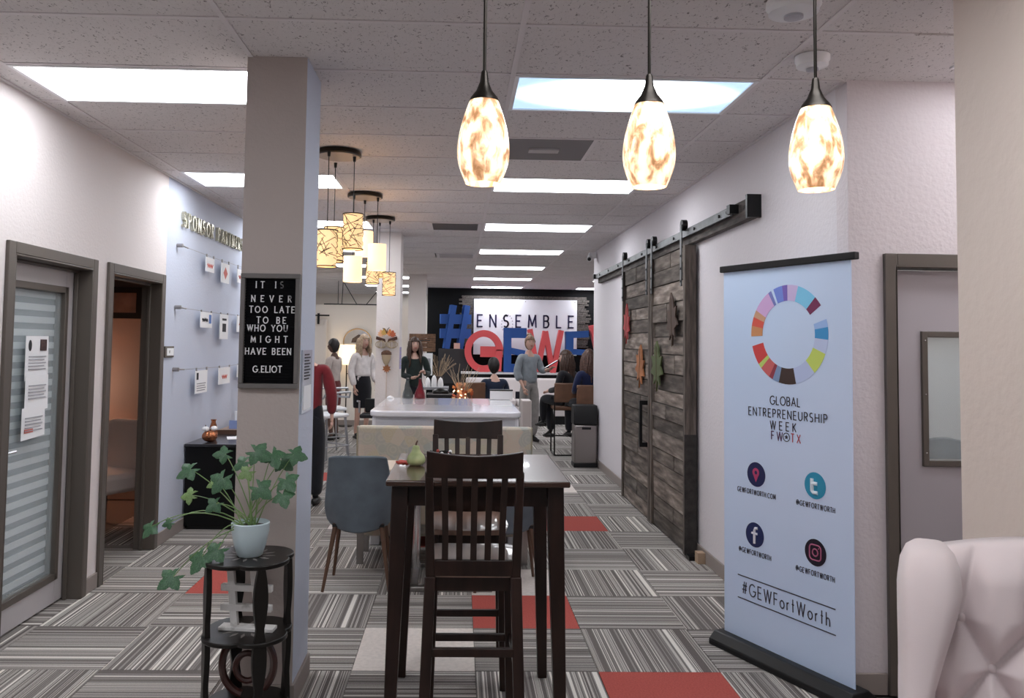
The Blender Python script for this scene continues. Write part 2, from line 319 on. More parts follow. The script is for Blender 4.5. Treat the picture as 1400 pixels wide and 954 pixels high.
def wall_x(x0, x1, y0, y1, holes=(), z1=2.96):   # holes (ya, yb, ztop)
    mb = MB(); y = y0
    for a, b, zt in holes:
        mb.box(x0, x1, y, a, 0, z1); mb.box(x0, x1, a, b, zt, z1); y = b
    return mb.box(x0, x1, y, y1, 0, z1)
D1 = (4.30, 5.215, 2.055); D2 = (5.51, 6.425, 2.06)
struct('wall_left', wall_x(-2.48, XL, -3, 6.53, [D1, D2]), M_left)
struct('wall_left_far', wall_x(-2.48, XL, 6.53, 11.3), M_blue)
struct('wall_left_return', B(-5.6, -2.48, 11.16, 11.3, 0, 2.96), M_cream)
struct('wall_left_outer', B(-5.7, -5.6, 11.16, 22.5, 0, 2.96), M_cream)
struct('wall_right', wall_x(XR, 2.0, 3.99, 11.32), M_right)
struct('wall_right_return', B(2.0, 5.5, 11.2, 11.32, 0, 2.96), M_right)
struct('wall_right_outer', B(5.5, 5.6, 11.2, 19.3, 0, 2.96), M_pillar2)
# facing wall with door 3
fw_ = MB().box(XR, 2.09, 3.87, 3.99, 0, 2.96).box(2.09, 3.0, 3.87, 3.99, 2.015, 2.96).box(3.0, 3.6, 3.87, 3.99, 0, 2.96)
struct('wall_right_facing', fw_, M_face)
struct('wall_right_near', B(1.77, 3.7, 2.45, 2.85, 0, 2.96), M_pier)
struct('wall_right_camera_side', B(3.6, 3.7, -3, 2.45, 0, 2.96), M_pier)
struct('wall_right_alcove', B(3.6, 3.7, 2.85, 3.99, 0, 2.96), M_face)
struct('wall_camera_side', B(-2.48, 3.7, -3.1, -3, 0, 2.96), M_left)
struct('wall_back_accent', B(-.76, 5.6, YB, YB+.12, 0, 2.96), M_black)
struct('wall_back', B(-5.7, -.76, 22.4, 22.5, 0, 2.96), M_cream)
struct('wall_partition', B(-5.6, -.95, 16.0, 16.1, 0, 2.335), M_cream)
# room behind door 2
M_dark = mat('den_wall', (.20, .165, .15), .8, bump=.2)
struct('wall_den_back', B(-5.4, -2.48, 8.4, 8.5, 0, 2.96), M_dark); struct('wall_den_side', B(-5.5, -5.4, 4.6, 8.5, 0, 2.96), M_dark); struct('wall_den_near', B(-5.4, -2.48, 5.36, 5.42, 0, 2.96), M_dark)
struct('wall_office_back', B(-5.4, -2.48, 3.6, 3.66, 0, 2.96), M_left)
# baseboards
def bb(name, *a): struct(name, MB().box(*a), M_base, bevel=.004)
bb('baseboard_left', XL, XL+.014, -3, 4.24, 0, .1); bb('baseboard_left_middle', XL, XL+.014, 5.28, 5.45, 0, .1); bb('baseboard_left_far', XL, XL+.014, 6.49, 11.3, 0, .1)
bb('baseboard_right', XR-.014, XR, 3.87, 11.32, 0, .1); bb('baseboard_right_facing', XR, 2.03, 3.856, 3.87, 0, .1); bb('baseboard_right_near', 1.756, 1.77, 2.45, 2.85, 0, .1)
bb('baseboard_accent', -.76, 5.5, YB-.014, YB, 0, .1); bb('baseboard_partition', -5.6, -.95, 15.986, 16, 0, .1)
# pillars
for nm, y0, y1, x0, x1, m, m2 in (('pillar', 3.715, 4.08, -.992, -.717, M_pillar_shaded, M_blue), ('pillar', 9.65, 10.06, -.98, -.705, M_pillar2, M_pillar2), ('pillar', 15.6, 16.0, -.98, -.65, M_pillar2, M_pillar2)):  # near pillar has its shade in the taupe colour, right side blue-grey
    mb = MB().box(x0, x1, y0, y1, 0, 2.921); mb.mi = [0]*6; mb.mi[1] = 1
    p = mb.build(nm, [m, m2], kind='structure')
    MB().box(x0-.012, x1+.012, y0-.012, y1+.012, 0, .1).build('baseboard', M_base, p, bevel=.004)
# left doors: frames
def door_frame(name, Y0, Y1, zt, xa=-2.48, xf=XL):
    d = thing(name, 'x', 'x'); del d['label']; del d['category']; d['kind'] = 'structure'
    fr = MB().box(xf, xf+.022, Y0-.062, Y0, 0, zt+.062).box(xf, xf+.022, Y1, Y1+.062, 0, zt+.062).box(xf, xf+.022, Y0, Y1, zt, zt+.062)
    fr.box(xa, xf+.022, Y0, Y0+.012, 0, zt).box(xa, xf+.022, Y1-.012, Y1, 0, zt).box(xa, xf+.022, Y0, Y1, zt-.012, zt)
    fr.box(xa+.05, xa+.075, Y0+.012, Y0+.03, 0, zt-.012).box(xa+.05, xa+.075, Y1-.03, Y1-.012, 0, zt-.012).box(xa+.05, xa+.075, Y0, Y1, zt-.03, zt-.012)
    fr.build('door_frame', M_frame, d, bevel=.004)
    return d
d1 = door_frame('door_1', 4.30, 5.215, 2.055); d2 = door_frame('door_2', 5.51, 6.425, 2.06)
xs = -2.475
sl = MB().box(xs, xs+.04, 4.315, 4.50, .012, 2.04).box(xs, xs+.04, 5.10, 5.20, .012, 2.04).box(xs, xs+.04, 4.50, 5.10, 1.91, 2.04).box(xs, xs+.04, 4.50, 5.10, .012, .17)
slab = sl.build('door_slab', M_doorp, d1, bevel=.003)
MB().box(xs-.005, xs+.05, 4.47, 4.51, .15, 1.93).box(xs-.005, xs+.05, 5.08, 5.12, .15, 1.93).box(xs-.005, xs+.05, 4.5, 5.1, 1.89, 1.93).box(xs-.005, xs+.05, 4.5, 5.1, .15, .19).build('glass_trim', M_frame, d1, bevel=.003)
MB().box(xs+.017, xs+.023, 4.50, 5.10, .18, 1.9).build('glass_pane', mat('door_glass', (.75, .85, .88), .02, trans=0, alpha=.22), d1)
band = MB().box(-.003, .003, -.29, .29, -.019, .019).mesh('blind_band', [mat('blind_fabric', (.72, .74, .76), .8)])
for k in range(23): link('blind_band', band, d1, loc=(xs-.02, 4.8, .22+k*.075))
MB().box(xs-.035, xs-.028, 4.5, 5.1, .18, 1.9).build('blind_backing', mat('blind_mesh', (.25, .27, .29), .8), d1)
hd = MB().tube([(xs+.04, 4.42, 1.0), (xs+.09, 4.42, 1.0), (xs+.09, 4.5, 1.0)], .009).build('door_handle', M_chrome, d1, smooth=True)
MB().box(xs+.04, xs+.046, 4.39, 4.45, .93, 1.07).build('handle_plate', M_chrome, hd)
MB().tube([(xs+.04, 5.205, z) for z in (.3, .4)], .008).tube([(xs+.04, 5.205, z) for z in (1.0, 1.1)], .008).tube([(xs+.04, 5.205, z) for z in (1.75, 1.85)], .008).build('hinge', M_frame, d1)
MB().box(-2.42, -2.40, 6.405, 6.413, .9, 1.06).build('strike_plate', M_chrome, d2)
# door 3 (grey door with a vision panel, right)
d3 = thing('door_3', 'x', 'x'); del d3['label']; del d3['category']; d3['kind'] = 'structure'
MB().box(2.035, 2.095, 3.845, 3.87, 0, 2.075).box(2.995, 3.055, 3.845, 3.87, 0, 2.075).box(2.095, 2.995, 3.845, 3.87, 2.015, 2.075).box(2.083, 2.095, 3.845, 3.99, 0, 2.02).box(2.09, 3.0, 3.845, 3.99, 2.008, 2.02).build('door_frame', M_frame, d3, bevel=.004)
MB().box(2.10, 2.265, 3.92, 3.965, .01, 2.0).box(2.55, 2.99, 3.92, 3.965, .01, 2.0).box(2.265, 2.55, 3.92, 3.965, 1.68, 2.0).box(2.265, 2.55, 3.92, 3.965, .01, 1.08).build('door_slab', mat('grey_door', (.42, .39, .42), .5), d3)
MB().box(2.243, 2.272, 3.905, 3.975, 1.055, 1.705).box(2.545, 2.575, 3.905, 3.975, 1.055, 1.705).box(2.27, 2.55, 3.905, 3.975, 1.676, 1.705).box(2.27, 2.55, 3.905, 3.975, 1.055, 1.084).build('glass_trim', M_frame, d3, bevel=.003)
MB().box(2.27, 2.55, 3.94, 3.946, 1.08, 1.68).build('glass_pane', mat('door_glass', (1, 1, 1)), d3)
for z in (1.12, 1.4, 1.66): MB().ball((2.257, 3.903, z), .004, 6, 4).build('screw', M_chrome, d3)
struct('wall_room_beyond', B(1.99, 4.5, 6.2, 6.3, 0, 2.96), mat('room_wall_beyond', (.62, .60, .56), .8))
struct('wall_room_beyond_side', B(4.4, 4.5, 3.99, 6.2, 0, 2.96), mat('room_wall_beyond', (1, 1, 1)))
struct('floor_room_beyond', B(2.0, 4.4, 3.99, 6.2, -.012, .001), M_base)

# ------------------------------------------------------------------ ceiling fittings
posn = {-2: 'left', 0: 'right', -4: 'far left', 2: 'far right'}
def ceiling_light():
    t = thing('ceiling_light', 'x', 'light', (0, 0, 0), 0, 'recessed fluorescent ceiling lights')
    MB().box(-.598, .598, -.293, -.272, -.004, .03).box(-.598, .598, .272, .293, -.004, .03).box(-.598, -.577, -.272, .272, -.004, .03).box(.577, .598, -.272, .272, -.004, .03).build('frame', M_white, t)
    MB().box(-.58, .58, -.275, .275, .004, .012).build('diffuser', M_panel, t)
    return t
c0 = ceiling_light(); first = True
order = 'nearest second third fourth fifth sixth seventh eighth ninth tenth'.split()
for (i, j) in lights:
    loc = (CX(i)+.61, CY(j)+.305, 2.918)
    if j < 0: lab = 'lit white fluorescent panel in the ceiling on the camera side of the pendant lamps'
    elif i in (0, -2): lab = f'{order[j//4]} lit rectangular ceiling panel of the {posn[i]} row, counting away from the camera'
    else: lab = f'{order[(j-16)//4]} lit ceiling panel over the {posn[i]} side of the back room'
    if first: c0.location = loc; c0['label'] = lab; first = False
    else:
        d_ = dup(c0, loc, None, lab)
        if (i, j) == (0, 0):
            for q_ in d_.children:
                if q_.name.startswith('diffuser'): q_.data = q_.data.copy(); q_.data.materials[0] = edge_lit_panel()
t = dup(c0, (2.85, 3.37, 2.918), None, 'added unseen ceiling panel that brightens the doorway alcove on the right')  # added out of view to brighten the dark corner by the grey door
t = dup(c0, (3.2, 5.1, 2.918), None, 'unseen ceiling panel added to light the room behind the grey door')  # added so the room behind the door's glass is not dark
t = thing('return_air_grille', 'grey square return air panel between the two nearest right ceiling lights', 'vent', (CX(0)+.305, CY(2)+.305, 2.918))
MB().box(-.295, .295, -.295, .295, 0, .012).build('panel', mat('grille_grey', (.20, .19, .2), .7), t); MB().box(-.1, .1, -.05, .04, -.012, 0).build('cover_plate', mat('cover_grey', (.5, .48, .49), .6), t)
for nm, lab, j in (('ceiling_vent', 'grey louvred ceiling vent, the nearer one left of the ceiling lights', 8), ('ceiling_vent', 'pale louvred ceiling vent, the farther one left of the ceiling lights', 13)):
    t = thing(nm, lab, 'vent', (CX(-1)+.915, CY(j)+.305, 2.918))
    MB().box(-.295, .295, -.295, -.25, -.006, .01).box(-.295, .295, .25, .295, -.006, .01).box(-.295, -.25, -.25, .25, -.006, .01).box(.25, .295, -.25, .25, -.006, .01).build('frame', M_tbar, t)
    MB().box(-.25, .25, -.25, .25, .012, .016).build('backing', M_bk, t)
    sm = MB().cbox((0, 0, 0), (.5, .045, .004), Matrix.Rotation(.6, 3, 'X')).mesh('slat', mat('vent_slat', (.28, .27, .28), .6) if j == 8 else M_tbar)
    for k in range(9): link('slat', sm, t, loc=(0, -.22+k*.055, 0))
for x, y, r, lab in ((1.24, 2.98, .1, 'round white ceiling sensor cut by the top edge of the picture'), (1.56, 3.55, .075, 'round white smoke detector on the ceiling behind the rightmost glass pendant')):
    t = thing('smoke_detector', lab, 'detector', (x, y, 2.918))
    MB().lathe([(r, 0), (r, -.02), (r*.92, -.028), (r*.9, -.045), (r*.6, -.055)], 28).build('housing', M_white, t, smooth=True)
    MB().lathe([(r*.35, -.055), (r*.35, -.064), (r*.2, -.068)], 20).build('sensor_cap', mat('detector_grey', (.45, .45, .5), .4), t, smooth=True)
t = thing('security_camera', 'small white security camera at the far end of the right wall under the ceiling', 'camera', (1.80, 11.1, 2.82))
MB().box(-.04, .06, -.03, .03, -.02, .06).build('mount', M_white, t, bevel=.005); MB().tube([(-.02, .03, 0), (-.05, -.11, -.04)], .035, 14).build('body', M_white, t, smooth=True)
MB().tube([(-.05, -.11, -.04), (-.052, -.117, -.042)], .025, 14).build('lens', M_bk, t)
# ------------------------------------------------------------------ pendants over the foreground
M_amber = ramp_mat('marbled_amber_glass', [(.34, (.42, .20, .09)), (.43, (.66, .38, .20)), (.49, (.92, .66, .40)), (.55, (1, .84, .60)), (.64, (1, .93, .78))], 40, 4, .2, vec=(1, 1, .45), emit=.62, dist=.4, rnd=True)
M_bulb = mat('lamp_bulb', (1, .95, .85), .4, emit=9, ecol=(1, .86, .68))
names = ('leftmost', 'middle', 'rightmost')
for k, x in enumerate((.057, .501, .953)):
    t = thing('pendant_lamp', f'{names[k]} of three lit amber marbled glass pendant lamps in the foreground', 'lamp', (x, 2.15, 2.04), 0, 'glass pendant lamps in the foreground')
    P = [(.0465+.0235*sin(min(1, q/8)*pi/2) if q <= 8 else .070-.034*(1-cos((q-8)/14*pi/2))**1.0, .0105*q) for q in range(22)]+[(.030, .232), (.02, .24)]
    sh = MB().lathe(P+[(r-.004, z-.002 if z > .2 else z) for r, z in P[::-1]], 40, cap=False).build('glass_shade', M_amber, t, smooth=2)
    MB().ball((0, 0, .07), (.03, .03, .045), 14, 10).build('bulb', M_bulb, t, smooth=2)
    MB().lathe([(.041, .222), (.036, .232), (.022, .25), (.012, .275), (.009, .3), (.007, .305)], 24).build('socket_cap', M_bronze, t, smooth=True)
    MB().tube([(0, 0, .3), (0, 0, .86)], .0045, 8).build('stem', M_bronze, t); MB().lathe([(.06, .877), (.06, .865), (.02, .85)], 24).build('canopy', M_bronze, t, smooth=True)
# ------------------------------------------------------------------ cluster pendants
M_shp = mat('glowing_paper_shade', (.9, .70, .48), .8, emit=.75, ecol=(1, .66, .34)); M_hot = mat('warm_bulb', (1, .9, .6), .5, emit=9, ecol=(1, .82, .5))
M_twig = mat('dark_twig_weave', (.05, .03, .02), .7)
clusters = [((-.845, 5.56), [(-.885, 5.40, 2.11, 2.35, 't'), (-.735, 5.55, 2.245, 2.485, 't'), (-.895, 5.75, 2.18, 2.42, 't')], 'nearest'),
            ((-.847, 7.16), [(-.86, 7.26, 2.375, 2.60, 'p'), (-.73, 7.12, 2.24, 2.47, 'p'), (-.925, 7.02, 2.13, 2.35, 'p')], 'middle'),
            ((-.843, 8.5), [(-.74, 8.5, 2.105, 2.34, 't'), (-.905, 8.42, 2.22, 2.44, 't'), (-.86, 8.63, 2.30, 2.5, 't')], 'farthest')]
for (cx, cy), shs, nm in clusters:
    t = thing('cluster_pendant', f'{nm} of three ceiling lamps with a round dark canopy and three {"woven twig" if shs[0][4]=="t" else "plain glowing"} cylinder shades', 'lamp', (cx, cy, 2.917))
    MB().lathe([(.15, 0), (.155, -.012), (.155, -.03), (.145, -.035)], 36).build('canopy', M_bronze, t, smooth=True)
    MB().lathe([(.143, -.035), (.143, -.037)], 36).build('canopy_underside', mat('canopy_inner', (.35, .3, .27), .4, .5), t)
    for (sx, sy, z0, z1, kd) in shs:
        x, y, a, b = sx-cx, sy-cy, z0-2.917, z1-2.917; R = .066 if kd == 't' else .08
        MB().tube([(x, y, -.036), (x, y, b+.0)], .003, 6).lathe([(.012, -.036), (.009, -.07)], 10, (x, y, 0)).build('cord', M_bk, t)
        s = MB().lathe([(R, a), (R, b), (R-.003, b), (R-.003, a), (R, a)], 28, (x, y, 0), cap=False).build('lamp_shade', mat('glowing_parchment', (.85, .62, .36), .8, emit=.5, ecol=(1, .68, .33)) if kd == 't' else M_shp, t, smooth=True)
        MB().ball((x, y, (a+b)/2-.01), (.03, .03, .04), 10, 8).build('bulb', M_hot, s, smooth=2)
        if kd == 't':
            w_ = MB(); w_.tube([(x+(R+.004)*cos(q*pi/12), y+(R+.004)*sin(q*pi/12), a) for q in range(24)], .004, 5, True); w_.tube([(x+(R+.004)*cos(q*pi/12), y+(R+.004)*sin(q*pi/12), b) for q in range(24)], .004, 5, True)
            for q in range(60):
                th = random.uniform(0, 2*pi); d = random.choice((-1, 1))*random.uniform(.3, 1.6); zz0 = random.uniform(a, b-.02); zz1 = max(a, min(b, zz0+random.uniform(-.06, .13)))
                w_.tube([(x+(R+.003+.004*sin(3*m))*cos(th+d*m/5), y+(R+.003+.004*sin(3*m))*sin(th+d*m/5), zz0+(zz1-zz0)*m/5) for m in range(6)], .0019, 4)
            w_.build('twig_weave', M_twig, s)
# ------------------------------------------------------------------ tall dining set
def bar_stool(label, loc, rz):
    t = thing('bar_stool', label, 'stool', loc, rz)       # faces +Y, back at -Y
    W = .165
    for s in (-1, 1):
        mb = MB().beam((s*(W+.02), -.31, 0), (s*W, -.215, .72), .04, .045, .042, .045); mb.build('leg', M_dwood, t, bevel=.004)
        MB().beam((s*W, -.215, .715), (s*(W+.008), -.285, 1.13), .036, .032, .03, .026).build('back_post', M_dwood, t, bevel=.004)
        MB().beam((s*(W+.01), .2, 0), (s*(W-.005), .165, .72), .034, .034, .042, .042).build('leg', M_dwood, t, bevel=.004)
        MB().beam((s*W*1.05, .19, .36), (s*W*1.05, -.26, .36), .02, .03).build('side_stretcher', M_dwood, t, bevel=.003)
    MB().beam((-W-.01, -.258, .45), (W+.01, -.258, .45), .022, .032, side=(0, 1, 0)).build('back_stretcher', M_dwood, t, bevel=.003)
    MB().beam((-W, .185, .35), (W, .185, .35), .022, .03, side=(0, 1, 0)).build('front_stretcher', M_dwood, t, bevel=.003)
    # curved top rail
    N = 12; vs = []
    for i in range(N+1):
        u = -1+2*i/N; x = u*(W+.018); y = -.30-.022*(1-u*u); zt = 1.205+.004*abs(u)-.012*(1-u*u)
        zb = 1.108
        vs += [(x, y+.004, zb), (x, y+.026, zb), (x, y+.012, zt), (x, y-.010, zt)]
    fs = [(4*i+k, 4*i+(k+1) % 4, 4*i+4+(k+1) % 4, 4*i+4+k) for i in range(N) for k in range(4)]+[(3, 2, 1, 0), (4*N, 4*N+1, 4*N+2, 4*N+3)]
    MB().add(vs, fs).build('top_rail', M_dwood, t, bevel=.003, smooth=True)
    MB().beam((-W, -.222, .755), (W, -.222, .755), .022, .06, side=(0, 1, 0)).build('lower_back_rail', M_dwood, t, bevel=.003)
    for k in range(5):
        u = -.66+k*.33; x = u*W
        mb = MB()
        pts = [(x, -.222, .775), (x*1.0, -.24, .88), (x*1.02, -.272, 1.0), (x*1.05, -.302, 1.115)]
        for a, b in zip(pts, pts[1:]): mb.beam(a, b, .024, .011)
        mb.build('slat', M_dwood, t)
    mb = MB(); NX, NY = 12, 12; vs = []
    for lay in (0, 1):
        for iy in range(NY+1):
            for ix in range(NX+1):
                u = -1+2*ix/NX; v = -1+2*iy/NY; k = 1-.10*abs(v)**4; wx = (.19+.012*v)*(1-.05*(abs(v)**6))
                x = u*wx*k; y = v*.212+(-.01 if v < 0 else .012*(1-u*u)); z = .752-.018*(1-u*u)*(1-v*v*.6)-(.006*abs(u)**6+.006*abs(v)**6) if lay else .715
                if not lay: x *= .95; y *= .96
                vs.append((x, y, z))
    n1 = (NX+1)*(NY+1); q = lambda l, i, j: l*n1+j*(NX+1)+i
    fs = [(q(1, i, j), q(1, i+1, j), q(1, i+1, j+1), q(1, i, j+1)) for i in range(NX) for j in range(NY)]+[(q(0, i, j+1), q(0, i+1, j+1), q(0, i+1, j), q(0, i, j)) for i in range(NX) for j in range(NY)]
    for i in range(NX): fs += [(q(0, i, 0), q(0, i+1, 0), q(1, i+1, 0), q(1, i, 0)), (q(0, i+1, NY), q(0, i, NY), q(1, i, NY), q(1, i+1, NY))]
    for j in range(NY): fs += [(q(0, 0, j+1), q(0, 0, j), q(1, 0, j), q(1, 0, j+1)), (q(0, NX, j), q(0, NX, j+1), q(1, NX, j+1), q(1, NX, j))]
    MB().add(vs, fs).build('seat', M_seatw, t, smooth=True)
    MB().box(-W, W, -.2, -.185, .66, .716).box(-W, W, .155, .17, .66, .716).box(-W-.01, -W+.005, -.19, .16, .66, .716).box(W-.005, W+.01, -.19, .16, .66, .716).build('seat_apron', M_dwood, t)
    return t
bar_stool('dark wooden slat-back bar stool nearest the camera, its back to us', (.067, 3.41, 0), 0)
bar_stool('dark wooden slat-back bar stool on the far side of the tall table, facing us', (.055, 4.10, 0), pi)
t = thing('pub_table', 'tall dark wooden table between two bar stools', 'table', (.085, 3.695, 0))
MB().box(-.37, .37, -.405, .405, 1.043, 1.067).build('tabletop', M_twood, t, bevel=.006)
MB().box(-.30, .30, -.335, -.31, .955, 1.043).box(-.30, .30, .31, .335, .955, 1.043).box(-.325, -.30, -.33, .33, .955, 1.043).box(.30, .325, -.33, .33, .955, 1.043).build('apron', M_dwood, t)
for sx in (-1, 1):
    for sy in (-1, 1):
        MB().beam((sx*.343-.0, sy*.365, 0), (sx*.315, sy*.325, 1.043), .044, .044, .068, .068).build('leg', M_dwood, t, bevel=.004)
# gourd, leaf, berry wreath on the table
t = thing('pear_gourd', 'pale green pear-shaped gourd with a dark stem on the tall table', 'gourd', (-.187, 3.70, 1.067))
prof = [(r*.55, z*.56) for r, z in [(.012, .0), (.05, .004), (.072, .025), (.076, .05), (.066, .08), (.042, .105), (.031, .125), (.03, .14), (.024, .155), (.008, .16)]]
g = MB(); n = 40
g.v = [((r*(1+.05*cos(5*2*pi*k/n)))*cos(2*pi*k/n), (r*(1+.05*cos(5*2*pi*k/n)))*sin(2*pi*k/n), z) for r, z in prof for k in range(n)]
g.f = [(i*n+k, i*n+(k+1) % n, (i+1)*n+(k+1) % n, (i+1)*n+k) for i in range(len(prof)-1) for k in range(n)]+[tuple(range(n))[::-1], tuple((len(prof)-1)*n+k for k in range(n))]; g.mi = [0]*len(g.f)
g.build('gourd_body', ramp_mat('green_gourd_skin', [(.3, (.26, .33, .13)), (.6, (.48, .52, .26)), (.8, (.62, .60, .34))], 14, 3, .3), t, smooth=2)
MB().tube([(0, 0, .086), (.002, 0, .098), (.007, 0, .110)], [.005, .004, .003], 8).build('stem', M_walnut, t, smooth=True)
leaf_out = [(0, -1), (.12, -.55), (.5, -.75), (.42, -.4), (.95, -.3), (.62, .0), (.85, .4), (.4, .35), (.3, .75), (0, 1), (-.3, .75), (-.4, .35), (-.85, .4), (-.62, 0), (-.95, -.3), (-.42, -.4), (-.5, -.75), (-.12, -.55)]
lf = MB().prism([(x*.035, y*.05) for x, y in leaf_out], (-.245, 3.78, 1.067), (1, .4, 0), (-.4, 1, 0), .006).build('fabric_leaf', mat('red_leaf', (.50, .07, .05), .8))
tag(lf, 'small red leaf lying beside the green gourd on the tall table', 'leaf')
t = thing('berry_wreath', 'small dark twig and berry wreath behind the near bar stool on the tall table', 'decoration', (-.085, 3.80, 1.067))
w_ = MB()
for k in range(26):
    a = random.uniform(0, 2*pi); w_.tube([(.055*cos(a+q*.5), .055*sin(a+q*.5), .012+.02*abs(sin(q*2+k))+.008*(k % 3)) for q in range(5)], .003, 5)
w_.build('twigs', M_bkm, t)
for nm, m, rr in (('red_berry', M_red, 6), ('white_berry', M_whitem, 8)):
    bm_ = MB().ball((0, 0, 0), .008, 8, 6).mesh(nm, m, 2)
    for k in range(rr): a = random.uniform(0, 2*pi); link(nm, bm_, t, loc=(.052*cos(a), .052*sin(a), random.uniform(.02, .05)))
# ------------------------------------------------------------------ grey side chairs, low table
def side_chair(label, loc, rz=0):
    t = thing('side_chair', label, 'chair', loc, rz)
    for sx in (-1, 1):
        MB().tube([(sx*.215, -.165, 0), (sx*.15, -.08, .42)], [.010, .017], 10).build('leg', M_walnut, t, smooth=True)
        MB().tube([(sx*.20, .22, 0), (sx*.15, .13, .42)], [.010, .017], 10).build('leg', M_walnut, t, smooth=True)
    MB().box(-.17, .17, -.1, .15, .40, .42).build('under_frame', M_bk, t)
    # seat
    MB().add([(x*(.20-.05*(y < 0)), y*.155+.075, z) for z in (.42, .48) for x, y in ((-1, -1), (1, -1), (1, 1), (-1, 1))], [(3, 2, 1, 0), (4, 5, 6, 7), (0, 1, 5, 4), (1, 2, 6, 5), (2, 3, 7, 6), (3, 0, 4, 7)]).build('seat', M_grey, t, bevel=.025)
    NX, NZ = 14, 12; vs = []
    for lay in (0, 1):
        for j in range(NZ+1):
            v = j/NZ; z = .40+.48*v; hw = .232-.04*max(0, v-.3)/.7 if v > .3 else .232-.030*((.3-v)/.3)**2
            if v < .04: hw *= .93
            for i in range(NX+1):
                u = -1+2*i/NX; wr = .10*(1-v)**.7*u*u+.02*u*u
                y = -.155-.075*v+wr+(.035 if lay else 0); zz = z-.012*(abs(u)**6)*(v > .9) - (.03*(1-u*u) if v < .05 else 0)
                vs.append((u*hw*(1 if not lay else .97), y, zz))
    n1 = (NX+1)*(NZ+1); q = lambda l, i, j: l*n1+j*(NX+1)+i
    fs = [(q(0, i, j), q(0, i+1, j), q(0, i+1, j+1), q(0, i, j+1)) for i in range(NX) for j in range(NZ)]+[(q(1, i, j+1), q(1, i+1, j+1), q(1, i+1, j), q(1, i, j)) for i in range(NX) for j in range(NZ)]
    for i in range(NX): fs += [(q(1, i, 0), q(1, i+1, 0), q(0, i+1, 0), q(0, i, 0)), (q(0, i, NZ), q(0, i+1, NZ), q(1, i+1, NZ), q(1, i, NZ))]
    for j in range(NZ): fs += [(q(0, 0, j), q(0, 0, j+1), q(1, 0, j+1), q(1, 0, j)), (q(0, NX, j+1), q(0, NX, j), q(1, NX, j), q(1, NX, j+1))]
    MB().add(vs, fs).build('backrest', M_grey, t, bevel=.012, smooth=True)
    return t
c1 = side_chair('slate grey upholstered side chair with walnut legs left of the tall table', (-.645, 5.55, 0))
dup(c1, (.34, 5.55, 0), 0, 'slate grey upholstered side chair mostly hidden behind the tall table')
t = thing('dining_table', 'low pale-topped table on a chrome double pedestal behind the grey chairs', 'table', (-.08, 5.86, 0))
MB().box(-.55, .6, -.22, .22, .72, .75).build('tabletop', mat('pale_wood_top', (.62, .52, .44), .4), t, bevel=.006)
for x in (-.2, .28):
    MB().tube([(x, 0, .03), (x, 0, .72)], .03, 14).build('column', M_chrome, t, smooth=True)
MB().box(-.24, .32, -.46, -.40, 0, .03).box(-.24, .32, .12, .18, 0, .03).box(-.23, -.17, -.42, .16, 0, .03).box(.25, .31, -.42, .16, 0, .03).build('foot_frame', M_steel, t, bevel=.004)
MB().box(-.28, .36, -.05, .05, .69, .72).build('support_bar', M_chrome, t)
# ------------------------------------------------------------------ patterned bench
mfl = mat('floral_bench_fabric', (.50, .46, .36), .85)
nt = mfl.node_tree; b_ = nt.nodes['Principled BSDF']; vo = nt.nodes.new('ShaderNodeTexVoronoi'); vo.inputs['Scale'].default_value = 11; tc = nt.nodes.new('ShaderNodeTexCoord'); nt.links.new(tc.outputs['Object'], vo.inputs['Vector'])
ra = nt.nodes.new('ShaderNodeValToRGB'); cr = ra.color_ramp
for p_, c_ in ((.25, (.52, .45, .33)), (.5, (.38, .40, .38)), (.75, (.54, .44, .37))): e = cr.elements.new(p_); e.color = (*c_, 1)
cr.elements[0].color = (.44, .43, .35, 1); cr.elements[-1].color = (.55, .51, .43, 1)
nt.links.new(vo.outputs['Color'], ra.inputs[0])
wv = nt.nodes.new('ShaderNodeMath'); wv.operation = 'SINE'; ms = nt.nodes.new('ShaderNodeMath'); ms.operation = 'MULTIPLY'; ms.inputs[1].default_value = 34; nt.links.new(vo.outputs['Distance'], ms.inputs[0]); nt.links.new(ms.outputs[0], wv.inputs[0])
mx = nt.nodes.new('ShaderNodeMixRGB'); mx.inputs[2].default_value = (.52, .49, .42, 1); mm = nt.nodes.new('ShaderNodeMath'); mm.operation = 'MULTIPLY'; mm.inputs[1].default_value = .5; mm.use_clamp = True; nt.links.new(wv.outputs[0], mm.inputs[0]); nt.links.new(mm.outputs[0], mx.inputs[0]); nt.links.new(ra.outputs[0], mx.inputs[1]); nt.links.new(mx.outputs[0], b_.inputs[0])
t = thing('bench', 'upholstered bench with a pale floral back behind the grey chairs', 'bench', (-.1, 6.4, 0))
bk_ = MB().box(-.68, .68, -.0, .09, .12, .965).build('backrest', mfl, t, bevel=.02)
MB().box(-.66, .66, -.42, 0, .30, .47).build('seat', mat('bench_seat_vinyl', (.55, .48, .38), .6), t, bevel=.025)
for x in (-.6, .6):
    for y in (-.33, .03): MB().box(x-.025, x+.025, y-.015, y+.015, 0, .31).build('leg', M_steel, t)
for x in (-.681, .681): MB().cbox((x, .045, .55), (.006, .088, .82)).build('side_welt', mat('bench_welt', (.36, .33, .24), .8), t)
